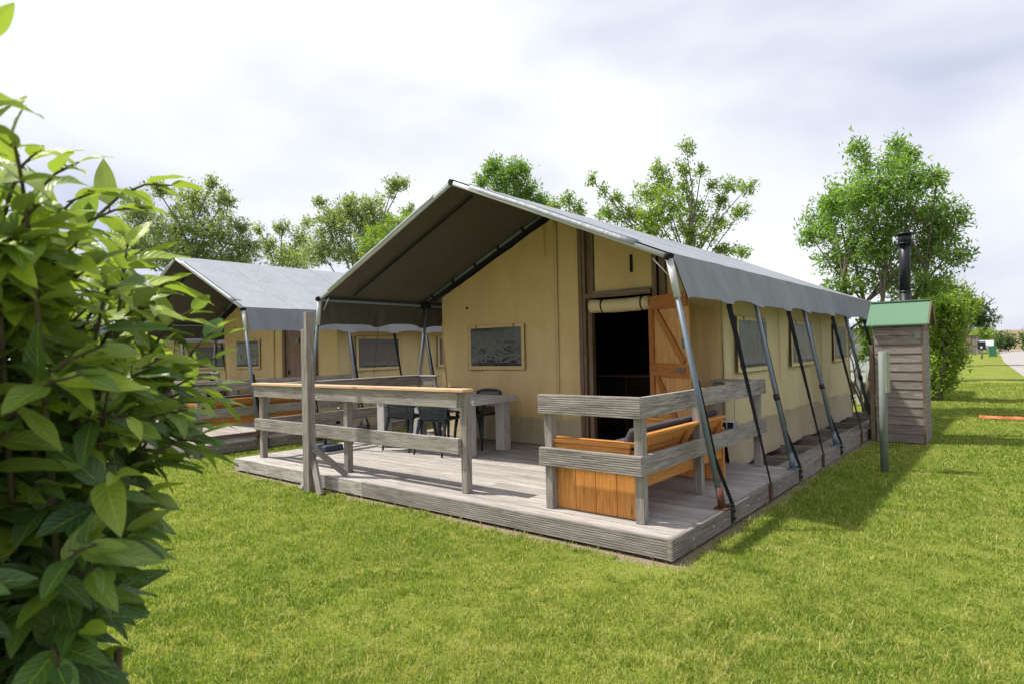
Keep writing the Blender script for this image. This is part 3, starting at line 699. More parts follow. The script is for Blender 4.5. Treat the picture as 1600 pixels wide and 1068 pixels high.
lf2 = dup(lf1, (-7.6, .12, 0), 'dark rail fence on the second tent deck, seen behind the bush')
# side shelf between fence and tent wall
O = Vector((-.6, 2.9, 0)); t = thing('side_shelf', 'grey timber shelf between the tent corner and the corner fence', 'shelf', O)
MB(O).box(-.80, -.43, 2.74, 2.96, .925, .95).build('top_board', 'weathered', t, bevel=.003)
MB(O).box(-.74, -.43, 2.70, 2.96, .385, .41).build('shelf_board', 'weathered', t, bevel=.003)
MB(O).box(-.83, -.75, 2.86, 2.93, .003, .922).build('post', 'weathered', t, bevel=.003)
O = Vector((-.63, 2.79, .41)); t = thing('power_box', 'small grey box with dark sockets on the timber shelf', 'power box', O)
MB(O).box(-.715, -.555, 2.75, 2.86, .412, .50).build('casing', 'white_tube', t, bevel=.008)
MB(O).box(-.705, -.645, 2.742, 2.749, .422, .49).box(-.630, -.566, 2.742, 2.749, .422, .49).build('socket', 'black', t)

# ------------------------------------------------------------------ benches
def bench(label):
    O = Vector((-.8, 1.15, 0)); t = thing('garden_bench', label, 'bench', O, 'orange timber lounge benches')
    for y in (.298, 2.03):
        nb = 4; x0, x1 = -1.17, -.405
        pb = MB(O)
        for k in range(nb): a = x0+(x1-x0)*k/nb; pb.box(a+.002, a+(x1-x0)/nb-.002, y, y+.035, .006, .53)
        pb.build('side_panel', 'orange', t, bevel=.003)
    for y, xl in ((.24, -1.22), (1.99, -1.3)):
        ab = MB(O); ab.box(xl, -.44, y, y+.14, .555, .585); ab.box(xl+.04, -.46, y+.02, y+.055, .49, .553); ab.build('armrest', 'orange', t, bevel=.005)
    sb = MB(O)
    for k in range(7): sb.box(-1.12+.08*k, -1.12+.08*k+.07, .336, 2.027, .34, .36)
    sb.build('seat_slats', 'orange', t, bevel=.003)
    MB(O).box(-1.16, -1.125, .336, 2.027, .20, .338).build('front_rail', 'orange', t, bevel=.003)
    MB(O).box(-.46, -.425, .336, 2.027, .23, .36).build('back_rail', 'orange', t, bevel=.003)
    bk = MB(O)
    for k, (z0, z1) in enumerate(((.36, .44), (.445, .53), (.535, .625))):
        xx = lambda z: -.56+(z-.36)*.55
        bk.hexa([(xx(z)+d, y, z) for z in (z0, z1) for y in (.34, 2.02) for d in (0, .03)], axis=1)
    bk.box(-.43, -.365, .34, 2.02, .625, .650)
    bk.build('backrest', 'orange', t, bevel=.004)
    for y in (.42, 1.18, 1.94): MB(O).beam((-.50, y, .30), (-.385, y, .6), .04, .03, (0, 1, 0)).build('back_strut', 'orange', t)
    for y0, y1 in ((.345, 1.18), (1.19, 2.02)):
        MB(O).box(-1.15, -.66, y0, y1, .362, .455).build('seat_cushion', 'cushion', t, bevel=.03)
        c = MB(O); xx = lambda z: -.66+(z-.40)*.5
        c.hexa([(xx(z)+d, y, z) for z in (.40, .695) for y in (y0, y1) for d in (0, .085)]); c.build('back_cushion', 'cushion', t, bevel=.03)
    return t
b1_ = bench('orange timber bench with charcoal cushions inside the near corner fence')
b2_ = dup(b1_, (-7.6, .12, 0), 'orange timber bench on the second tent deck behind dark rails')

# ------------------------------------------------------------------ table and chairs
def table(label):
    O = Vector((-4.3, 2.0, 0)); t = thing('dining_table', label, 'table', O, 'chunky timber deck tables')
    tb = MB(O)
    for k in range(5): tb.box(-5.24, -3.36, 1.60+.17*k, 1.60+.17*(k+1)-.004, .675, .725)
    tb.build('tabletop', 'table', t, bevel=.005)
    MB(O).box(-3.355, -3.32, 1.60, 2.446, .655, .724).build('end_board', 'table', t, bevel=.005)
    MB(O).box(-5.1, -3.5, 1.66, 1.69, .58, .673).box(-5.1, -3.5, 2.35, 2.38, .58, .673).build('apron', 'table', t)
    for x in (-5.16, -3.53):
        for y in (1.63, 2.30): MB(O).box(x-.06, x+.09, y, y+.14, .003, .674).build('leg', 'table', t, bevel=.008)
    return t
tb1 = table('chunky bleached timber table on the deck of the open tent')
tb2 = dup(tb1, (-7.6, .12, 0), 'chunky timber table on the second tent deck')
def chair(label, loc, rz):
    """moulded armchair with a slotted back; faces +Y before turning"""
    t = thing('armchair', label, 'chair', loc, 'slotted dark plastic armchairs', rz)
    b = MB()
    W = .25
    b.grid(lambda a, c: ((a-.5)*.46*(1+.06*c), -.20+.42*c, .435+.02*c+.035*abs((a-.5)*2)**3-.012*math.sin(a*math.pi)*math.sin(c*math.pi)), 14, 12)
    b.build('seat', 'chair', t, solid=.02)
    b = MB()
    for k in range(15):
        z = .465+.0205*k; yb = -.21-.10*(z-.45)-.02
        pts = [((a-.5)*(.46-.02*k/14), yb+.05*abs((a-.5)*2)**2.2, z) for a in [i/10 for i in range(11)]]
        for p, q in zip(pts[:-1], pts[1:]): b.beam(p, q, .0152, .012, (0, 0, 1))
    pts = [(x, -.25+.055*abs(x/.23)**2.2-.0, .778-.03*abs(x/.23)**3) for x in [(-.23+.046*i) for i in range(11)]]
    b.tube(pts, .017, 8)
    for sx in (-1, 1): b.tube([(sx*.23, -.17, .44), (sx*.232, -.185, .6), (sx*.228, -.20, .755)], [.02, .018, .017], 8)
    b.build('backrest', 'chair', t)
    for sx in (-1, 1):
        MB().tube([(sx*.235, -.19, .655), (sx*.275, -.10, .675), (sx*.285, .05, .66), (sx*.275, .15, .64), (sx*.262, .19, .56), (sx*.245, .20, .45)], [.018, .02, .022, .022, .02, .018], 8).build('arm', 'chair', t)
        MB().tube([(sx*.24, .19, .45), (sx*.262, .215, .25), (sx*.275, .235, .003)], [.026, .020, .014], 8).build('leg', 'chair', t)
        MB().tube([(sx*.225, -.19, .45), (sx*.238, -.235, .25), (sx*.25, -.285, .003)], [.028, .021, .014], 8).build('leg', 'chair', t)
    return t
chairs = [chair('dark slotted armchair on the near side of the table, farther from the fence end', (-4.68, 1.77, 0), .08),
          chair('dark slotted armchair on the near side of the table, nearest to the fence end post', (-4.03, 1.76, 0), .03),
          chair('dark slotted armchair behind the right end of the table by the canvas wall', (-3.98, 2.42, 0), math.pi-.05),
          chair('dark slotted armchair behind the table, between the far legs', (-4.75, 2.50, 0), math.pi+.06)]
for c_, l_ in zip(chairs, ('dark armchair left at the second tent table', 'dark armchair right at the second tent table', 'dark armchair behind the second tent table at its right end', 'dark armchair behind the second tent table at its left end')):
    dup(c_, (-7.6, .12, 0), l_)

# ------------------------------------------------------------------ tall double post, parasol foot
O = Vector((-4.2, -.1, G)); t = thing('timber_post', 'tall double timber post with short braces at the deck front', 'post', O)
MB(O).box(-4.262, -4.200, -.150, -.085, G-.02, 1.60).build('front_board', 'weathered', t, bevel=.004)
MB(O).box(-4.193, -4.142, -.155, -.06, G-.02, 1.785).build('tall_board', 'weathered', t, bevel=.004)
MB(O).box(-4.193, -4.186, -.135, -.10, 1.58, 1.76).build('cleat', 'cap', t)
MB(O).beam((-4.12, -.10, .30), (-3.84, .12, .01), .06, .05, (0, 0, 1)).build('brace', 'weathered', t, bevel=.004)
MB(O).beam((-4.13, -.10, .16), (-3.92, -.16, G), .09, .035, (1, 0, .4)).build('brace', 'weathered', t, bevel=.004)
MB(O).beam((-4.24, -.08, .0), (-4.36, -.12, G), .07, .035, (1, 0, .4)).build('brace', 'weathered', t, bevel=.004)
O = Vector((-5.55, 1.08, 0)); t = thing('parasol_base', 'dark grey block parasol base on the deck behind the tall post', 'parasol base', O)
MB(O).box(-5.82, -5.44, .92, 1.22, .003, .085).build('block', 'parasol', t, bevel=.02)
MB(O).tube([(-5.66, 1.07, .08), (-5.66, 1.07, .36)], .024, 10).build('tube', 'parasol', t)

# ------------------------------------------------------------------ storage shed with flue, sign post
O = Vector((.42, 7.1, G)); t = thing('storage_shed', 'narrow weathered plank shed with green felt roof beside the tent', 'shed', O)
X0, X1, Y0, Y1, ZS = .13, .73, 6.80, 7.55, 1.60
wb = MB(O); z = G+.01; k = 0
while z < ZS-.05:
    z1 = min(z+.128, ZS)
    wb.hexa([(x, y, zz) for zz in (z, z1) for y in ((Y0-.012, Y0+.02) if zz == z else (Y0-.001, Y0+.02)) for x in (X0, X1)], axis=0); z = z1+.003
wb.build('front_cladding', 'shed', t, bevel=.002)
for xa, xb in ((X0-.012, X0+.0), (X1, X1+.02)):
    wb = MB(O); z = G+.01
    while z < ZS-.12:
        z1 = min(z+.128, ZS); wb.box(xa, xb, Y0+.03, Y1-.0, z, z1, axis=1); z = z1+.003
    wb.build('side_cladding', 'shed', t, bevel=.002)
MB(O).box(X1, X1+.028, Y0+.1, Y1-.1, 1.47, 1.575).build('air_vent', 'frame', t)
MB(O).box(X0, X1, Y1-.02, Y1, G, ZS).build('back_cladding', 'shed', t)
cp = MB(O); cp.box(X1-.0, X1+.024, Y0-.014, Y0+.026, G, ZS); cp.build('corner_post', 'frame', t)
MB(O).box(X1-.08, X1-.005, Y0-.02, Y0-.013, 1.36, 1.44).build('small_plate', 'plate', t)
MB(O).poly([(X1-.01, Y0+.0, ZS), (X1-.01, Y1, ZS), (X1-.01, (Y0+Y1)/2, ZS+.30)], (.02, 0, 0)).build('gable', 'shed', t)
MB(O).poly([(X0+.02, Y0+.0, ZS), (X0+.02, Y1, ZS), (X0+.02, (Y0+Y1)/2, ZS+.30)], (-.02, 0, 0)).build('gable', 'shed', t)
ym_ = (Y0+Y1)/2
for sg in (-1, 1):
    ye = Y0-.09 if sg < 0 else Y1+.09
    rb = MB(O); rb.hexa([(x, y, z) for (dz) in (0, .022) for (y, z) in ((ye, ZS-.045+dz), (ym_, ZS+.315+dz)) for x in (X0-.09, X1+.09)], axis=0); rb.build('roof_slope', 'shingle', t, bevel=.003)
    MB(O).beam((X1+.1, ye, ZS-.05), (X1+.1, ym_, ZS+.31), .05, .016, (0, 0, 1)).build('barge_board', 'frame', t)
MB(O).box(X0-.09, X1+.09, ym_-.045, ym_+.045, ZS+.325, ZS+.345).build('ridge_strip', 'shingle', t)
MB(O).box(X0-.075, X0-.02, Y0-.01, Y0+.06, G, 1.28).build('side_post', 'frame', t, bevel=.003)
O = Vector((.43, 7.75, G)); t = thing('stove_flue', 'tall matt black flue pipe with a cap behind the plank shed', 'flue pipe', O)
MB(O).tube([(.43, 7.75, G), (.43, 7.75, 2.12)], .080, 24).build('lower_pipe', 'stove', t)
MB(O).tube([(.43, 7.75, 2.12), (.445, 7.75, 2.95)], .0795, 24).build('upper_pipe', 'stove', t)
MB(O).tube([(.43, 7.75, 2.10), (.43, 7.75, 2.13)], .084, 24).build('joint_ring', 'stove', t)
c = MB(O).tube([(.445, 7.75, 2.88), (.445, 7.75, 2.895)], .125, 24).tube([(.445, 7.75, 2.895), (.445, 7.75, 3.03)], .098, 24).tube([(.445, 7.75, 3.03), (.445, 7.75, 3.055)], [.125, .118], 24); c.build('cap', 'stove', t)
O = Vector((.61, 4.33, G)); t = thing('sign_post', 'sage green metal post with a narrow pale plate in the grass', 'post', O)
MB(O).tube([(.60, 4.33, G-.02), (.61, 4.33, 1.215)], .042, 18).build('post', 'sage', t)
MB(O).box(.64, .665, 4.25, 4.45, .74, 1.21).build('plate', 'plate', t, bevel=.003)
MB(O).box(.61, .668, 4.30, 4.36, 1.18, 1.21).build('bracket', 'sage', t)
# orange netting strip in the grass
O = Vector((2.0, 10.85, G)); st = MB(O)
def tp(a, b): x = 1.18+1.75*a; return (x, 10.85+.05*nz(a*9, 1)+.09*(b-.5), G+.02+.045*math.sin(b*math.pi)+.015*nz(a*25, b*3))
st.grid(tp, 60, 6, False); tag(st.build('barrier_netting', 'tape', solid=.004), 'rolled strip of orange netting lying on the grass by the road', 'netting')
# ------------------------------------------------------------------ background: mobile home, far shed, car, bin, far signpost
O = Vector((-3.2, 16.5, G)); t = thing('mobile_home', 'pale grey boarded cabin behind the tent and the tree', 'cabin', O)
b = MB(O); z = G+.45
while z < 1.6: b.box(-6.0, -.45, 15.0, 15.03, z, z+.145); z += .15
b.box(-6.0, -.45, 15.04, 18, G+.4, 1.7); b.build('wall', 'white', t)
b = MB(O).poly([(-6.15, 14.8, 1.71), (-6.15, 18.2, 1.71), (-6.15, 16.5, 1.9)], (5.85, 0, 0)); b.build('roof', 'roof', t)
wn = MB(O).box(-4.6, -3.4, 14.985, 14.998, .9, 1.45).build('window', 'glass_dark', t)
MB(O).box(-5.9, -.5, 15.1, 17.9, G, G+.4).build('skirting', 'frame', t)
O = Vector((-1.55, 13.2, G)); t = thing('garden_gate', 'white slatted garden fence in front of the pale cabin', 'fence', O)
for k in range(9): MB(O).box(-2.5+.23*k, -2.4+.23*k, 13.2, 13.23, G, .85).build('picket', 'white', t)
MB(O).box(-2.5, -.5, 13.235, 13.26, .0, .06).box(-2.5, -.5, 13.235, 13.26, .6, .66).build('rail', 'white', t)
O = Vector((-3.0, 84, G)); t = thing('wooden_shed', 'small far grey wooden shed beside the parked car', 'shed', O)
b = MB(O)
for k in range(6): b.box(-3.9+.3*k+.01, -3.6+.3*k-.01, 83, 84.4, G, 1.85)
b.build('wall', 'shed', t); MB(O).box(-4.0, -2.0, 82.9, 84.5, 1.86, 1.93).build('roof', 'frame', t); MB(O).box(-3.2, -2.8, 82.96, 82.99, 1.0, 1.7).build('hatch', 'brown_door', t)
O = Vector((-1.75, 86, G)); t = thing('parked_car', 'silver parked car far down the road beside the bushes', 'car', O)
def prof(x, w0): return x
b = MB(O); prof_pts = [(0, .35), (0, .85), (.12, .95), (1.0, 1.02), (1.6, 1.45), (3.1, 1.5), (3.9, 1.05), (4.2, .95), (4.25, .35)]
b.poly([(-2.6, 84.2+p, G+z) for p, z in prof_pts], (1.75, 0, 0)); b.build('body', 'car', t, bevel=.05)
MB(O).poly([(-2.5, 84.2+1.15-.05, G+1.08), (-2.5, 84.2+1.62-.05, G+1.40), (-.95-.1, 84.2+1.62-.05, G+1.40), (-.95-.1, 84.2+1.15-.05, G+1.08)], (0, .02, .0)).build('windscreen', 'glass_dark', t)
for y in (85.0, 87.6):
    for x in (-2.62, -1.02):
        MB(O).tube([(x, y, G+.32), (x+.2, y, G+.32)], .32, 18).build('wheel', 'tyre', t)
for x in (-2.45, -1.2): MB(O).box(x, x+.3, 84.17, 84.20, G+.62, G+.78).build('headlight', 'white_tube', t)
MB(O).box(-2.05, -1.45, 84.17, 84.198, G+.45, G+.58).build('number_plate', 'plate', t)
O = Vector((-.35, 66, G)); t = thing('wheelie_bin', 'green wheeled bin at the far road edge', 'bin', O)
MB(O).hexa([(-.35+x*s_, 66+y*s_, z) for z, s_ in ((G+.06, .8), (G+.92, 1.)) for y in (-.3, .3) for x in (-.29, .29)]).build('body', 'bin', t, bevel=.03)
MB(O).box(-.66, -.04, 65.68, 66.34, G+.93, G+.99).build('lid', 'bin', t, bevel=.02)
for x in (-.63, -.10): MB(O).tube([(x, 66.28, G+.1), (x+.05, 66.28, G+.1)], .1, 14).build('wheel', 'tyre', t)
O = Vector((-.82, 59, G)); t = thing('far_signpost', 'small far green post with a dark panel in the lawn', 'signpost', O)
MB(O).tube([(-.82, 59, G), (-.82, 59, 1.0)], .06, 10).build('post', 'sage', t)
MB(O).box(-1.09, -.55, 58.9, 58.93, .62, 1.22).build('panel', 'glass_dark', t); MB(O).box(-.90, -.76, 58.88, 58.897, .7, .85).build('notice', 'white', t)

# ------------------------------------------------------------------ trees
def leaf_mesh(name, P, D, Nn, L, W, rv, mat, parent, O, fold=.25, quad=True):
    """P base points, D directions, Nn normals, lengths, widths, per-leaf tone"""
    n = len(P); S = np.cross(D, Nn); S /= np.linalg.norm(S, axis=1, keepdims=True)+1e-9
    L = L[:, None]; W = W[:, None]
    V = np.empty((n, 4, 3)); V[:, 0] = P; V[:, 1] = P+D*L*.45+S*W*.5+Nn*W*fold; V[:, 2] = P+D*L; V[:, 3] = P+D*L*.45-S*W*.5+Nn*W*fold
    me = bpy.data.meshes.new(name); me.vertices.add(n*4); me.vertices.foreach_set('co', (V-np.array(O)).astype('f').ravel())
    i0 = np.arange(n)*4; lo = np.stack([i0, i0+1, i0+2, i0, i0+2, i0+3], 1).ravel()
    me.loops.add(n*6); me.loops.foreach_set('vertex_index', lo.astype('i')); me.polygons.add(n*2)
    me.polygons.foreach_set('loop_start', (np.arange(n*2)*3).astype('i'))
    a = me.attributes.new('rnd', 'FLOAT', 'FACE'); a.data.foreach_set('value', np.repeat(np.clip(rv, 0, 1), 2).astype('f'))
    me.materials.append(MT[mat]); me.update(calc_edges=True)
    o = bpy.data.objects.new(name, me); C.objects.link(o); o.parent = parent; return o
def unit(a): return a/(np.linalg.norm(a, axis=-1, keepdims=True)+1e-9)
def tree(name, label, cat, D, base, blobs, mat, group, leaf=.07, per=260, shoots=1., seed=1, trunk_r=.11, asp=.45, droop=-.15, stems=1, depth=1., bark_='bark'):
    """crown = many leafy shoots around limb ends; blobs are (u, v, ru, rv) sightings at distance D"""
    r = np.random.default_rng(seed); rr = random.Random(seed)
    bx = at(base, 540, D); O = Vector((bx.x, bx.y, G)); t = thing(name, label, cat, O, group)
    view = Vector((bx.x-CX, bx.y-CY, 0)).normalized(); k = D/FPX*1.03
    cen = []
    for (u, v, ru, rv_) in blobs:
        R_ = max(ru, rv_)*k; off = rr.uniform(-1, 1)*depth*min(1.6, .5*R_+.5)
        c = at(u, v, D)+view*off; cen.append((c, ru*k, rv_*k))
    # trunk and limbs
    tb = MB(O); top = max(c.z for c, _, _ in cen); mx = sum((c.x for c, _, _ in cen))/len(cen); my = sum((c.y for c, _, _ in cen))/len(cen)
    trunks = []
    for s_ in range(stems):
        p0 = O+Vector((rr.uniform(-.2, .2), rr.uniform(-.2, .2), 0))*(s_ > 0)*1.5
        tx = Vector((mx+rr.uniform(-.3, .3)*stems, my+rr.uniform(-.3, .3), G+(top-G)*.72)); pts = []
        for i in range(8):
            f = i/7; p = p0.lerp(tx, f)+Vector((nz(f*3, s_, seed)*.25, nz(f*3, s_, seed+9)*.25, 0))*f; pts.append(p)
        tb.tube(pts, [trunk_r*(1-.75*i/7) for i in range(8)], 8); trunks.append(pts)
    sh = []
    for ci, (c, ra, rz) in enumerate(cen):
        pts = trunks[ci % stems]; j = min(range(2, 8), key=lambda i: abs((pts[i].z-G)-(c.z-G)*.62)+.15*(pts[i]-c).length)
        a = pts[j]; m = a.lerp(c, .5)+Vector((rr.uniform(-.15, .15), rr.uniform(-.15, .15), rr.uniform(-.05, .2)))
        rl = trunk_r*.35
        tb.tube([a, a.lerp(m, .5)+Vector((0, 0, .03)), m, m.lerp(c, .6), c], [rl, rl*.8, rl*.65, rl*.45, rl*.28], 6, cap=False)
        ns = max(5, int(per*shoots*(ra*rz+.25*ra)*1.2))
        for q in range(ns):
            d = Vector((rr.gauss(0, 1), rr.gauss(0, 1), rr.gauss(0, 1))); d.normalize(); f = rr.random()**.45
            e = c+Vector((d.x*ra, d.y*ra, d.z*rz))*f
            sh.append((c, e))
            if q < 14: 
                mm = c.lerp(e, .5)+Vector((rr.uniform(-.06, .06), rr.uniform(-.06, .06), .03)); tb.tube([c, mm, e], [rl*.28, rl*.2, .004], 4, cap=False)
    tb.build('trunk', bark_, t)
    # leaves along the last part of every shoot
    A = np.array([tuple(a) for a, b in sh]); B = np.array([tuple(b) for a, b in sh]); n = len(B); K = 15
    dirv = unit(B-A+r.normal(0, .2, (n, 3))+np.array([0, 0, .25])); slen = leaf*3.2
    f = r.random((n, K, 1)); P = B[:, None]+dirv[:, None]*(f-.6)*slen+r.normal(0, leaf*.45, (n, K, 3))
    Dl = unit(dirv[:, None]*.5+r.normal(0, 1, (n, K, 3))*.75+np.array([0, 0, droop])); Nl = unit(r.normal(0, .55, (n, K, 3))+np.array([0, 0, 1.]))
    Nl = unit(Nl-Dl*np.sum(Nl*Dl, -1, keepdims=True))
    tone = r.random((n, 1))*.45+.12+r.random((n, K))*.38
    P, Dl, Nl, tone = P.reshape(-1, 3), Dl.reshape(-1, 3), Nl.reshape(-1, 3), tone.ravel()
    Ls = leaf*(.7+.6*r.random(len(P)))
    leaf_mesh('crown', P, Dl, Nl, Ls, Ls*asp, tone, mat, t, O)
    return t
GT = 'trees behind the tents'
tree('ash_tree', 'big leafy tree behind the shed flue at the right', 'tree', 15, 1350,
     [(1318, 300, 36, 28), (1285, 345, 26, 30), (1268, 372, 14, 14), (1385, 300, 40, 34), (1402, 218, 12, 12), (1410, 246, 20, 14), (1425, 232, 8, 6), (1340, 240, 13, 16), (1352, 258, 12, 10), (1425, 332, 40, 32), (1468, 338, 26, 22), (1462, 282, 13, 9), (1352, 360, 44, 36), (1490, 402, 18, 14), (1438, 388, 36, 26), (1310, 400, 32, 20), (1392, 425, 44, 30), (1318, 448, 26, 20), (1455, 445, 26, 22), (1500, 340, 10, 8), (1437, 290, 18, 16), (1345, 315, 26, 20), (1475, 368, 18, 12), (1370, 395, 24, 18), (1300, 320, 20, 18)],
     'leaf_ash', GT, leaf=.115, per=200, seed=2, trunk_r=.07, stems=4, asp=.32, droop=-.2)
tree('dense_tree', 'dense round tree just right of the ridge tip of the open tent', 'tree', 22, 800,
     [(788, 285, 34, 30), (820, 300, 30, 24), (752, 288, 14, 12), (846, 318, 18, 16), (800, 330, 60, 26), (770, 268, 16, 14), (812, 272, 18, 14)], 'leaf_ash', GT, leaf=.10, per=230, seed=3)
tree('small_tree', 'small loose treetop over the roof between two larger trees', 'tree', 19, 885,
     [(888, 316, 14, 12), (868, 330, 18, 14), (905, 330, 12, 12), (895, 350, 24, 18)], 'leaf_bright', GT, leaf=.085, per=150, seed=4)
tree('open_tree', 'open tree with sprawling bare twigs over the middle of the long roof', 'tree', 17, 1065,
     [(1072, 228, 11, 12), (1068, 258, 12, 16), (1030, 262, 15, 20), (1096, 262, 10, 8), (1112, 285, 9, 10), (1142, 282, 15, 12), (1165, 300, 12, 8), (1158, 332, 16, 9), (1130, 310, 16, 12), (1128, 345, 16, 12), (1080, 330, 30, 28), (1045, 325, 30, 28), (1085, 370, 40, 22), (1015, 345, 32, 24), (980, 335, 26, 20), (950, 330, 20, 16), (928, 288, 8, 7), (945, 300, 8, 6), (965, 312, 12, 10), (1010, 295, 22, 18), (1138, 388, 24, 8), (1158, 396, 12, 6), (1040, 285, 22, 18), (1015, 370, 30, 18), (1072, 295, 14, 20)],
     'leaf_bright', GT, leaf=.085, per=170, seed=5, trunk_r=.08, stems=2, depth=.8)
tree('pale_tree', 'pale tree behind the ridge of the second tent, above the bush tips', 'tree', 30, 300,
     [(300, 305, 30, 22), (350, 308, 16, 20), (330, 285, 10, 8), (245, 298, 14, 12), (215, 335, 26, 22), (280, 355, 50, 34), (340, 365, 40, 32), (385, 385, 22, 20), (250, 395, 50, 26), (378, 352, 14, 10), (200, 385, 26, 30), (320, 400, 50, 22), (370, 410, 30, 16)],
     'leaf_pale', GT, leaf=.14, per=105, seed=6, trunk_r=.14, stems=3)
tree('thin_tree', 'thin pale tree between the two wide trees left of the big roof', 'tree', 32, 445,
     [(440, 360, 13, 14), (470, 375, 14, 18), (450, 395, 34, 18), (418, 385, 13, 16), (405, 360, 8, 8), (478, 350, 8, 8), (460, 412, 40, 14)], 'leaf_pale', GT, leaf=.14, per=90, seed=7, stems=2)
tree('wide_tree', 'wide pale tree touching the left slope of the big roof', 'tree', 27, 575,
     [(500, 318, 9, 9), (520, 330, 14, 12), (548, 318, 14, 12), (580, 320, 26, 20), (612, 300, 14, 14), (628, 288, 11, 9), (640, 325, 10, 10), (520, 358, 34, 24), (575, 350, 34, 22), (500, 390, 34, 22), (560, 395, 48, 20), (598, 345, 16, 18), (545, 335, 24, 18)],
     'leaf_pale', GT, leaf=.13, per=125, seed=8, trunk_r=.12, stems=3)
tree('bright_tree', 'fresh yellow-green sapling in front of the wide pale tree', 'tree', 23, 605,
     [(600, 365, 34, 20), (625, 350, 22, 20), (580, 385, 30, 18), (640, 335, 12, 14)], 'leaf_bright', GT, leaf=.11, per=110, seed=9)
GH = 'bushes lining the lawn on the right'
tree('hedge_bush', 'bright green bush directly right of the plank shed', 'bush', 19, 1462,
     [(1470, 500, 26, 34), (1478, 545, 26, 34), (1462, 580, 18, 26), (1486, 490, 20, 22), (1476, 585, 14, 22), (1460, 600, 16, 18), (1450, 480, 18, 24)], 'leaf_bright', GH, leaf=.10, per=330, seed=11)
tree('hedge_bush', 'taller green bush behind the one beside the plank shed', 'bush', 29, 1486,
     [(1495, 468, 20, 16), (1500, 490, 16, 14), (1482, 525, 14, 24), (1482, 560, 10, 16), (1478, 585, 8, 10), (1485, 452, 14, 11), (1520, 476, 12, 9)], 'leaf_bright', GH, leaf=.13, per=150, seed=12)
tree('hedge_tree', 'dark round tree at the end of the row of bushes', 'tree', 46, 1497,
     [(1528, 482, 16, 14), (1535, 498, 16, 12), (1520, 498, 14, 11), (1500, 505, 12, 12), (1488, 530, 9, 16), (1486, 548, 7, 9)], 'leaf_dark', GH, leaf=.17, per=70, seed=13)
tree('hedge_bush', 'low yellowish bush above the far wooden shed', 'bush', 97, 1530,
     [(1530, 518, 16, 8), (1512, 525, 12, 12), (1540, 526, 10, 6)], 'leaf_bright', GH, leaf=.3, per=26, seed=14)
tree('round_bush', 'round dark bush left of the road end', 'bush', 105, 1565,
     [(1562, 532, 17, 11), (1550, 536, 10, 8), (1574, 534, 9, 8)], 'leaf_dark', GH, leaf=.34, per=26, seed=15)
tree('round_bush', 'dark bush at the right edge of the photo beyond the road', 'bush', 105, 1604,
     [(1604, 532, 9, 11), (1618, 533, 12, 10)], 'leaf_dark', GH, leaf=.34, per=26, seed=16)
tree('garden_shrub', 'leafy shrub in the gap between the long tent and the shed', 'shrub', 14.4, 1350,
     [(1350, 505, 10, 14), (1356, 540, 9, 12), (1345, 560, 6, 8), (1362, 485, 12, 8), (1352, 525, 7, 8)], 'leaf_ash', 'shrubs behind the long tent', leaf=.07, per=300, seed=17, trunk_r=.025, stems=2)

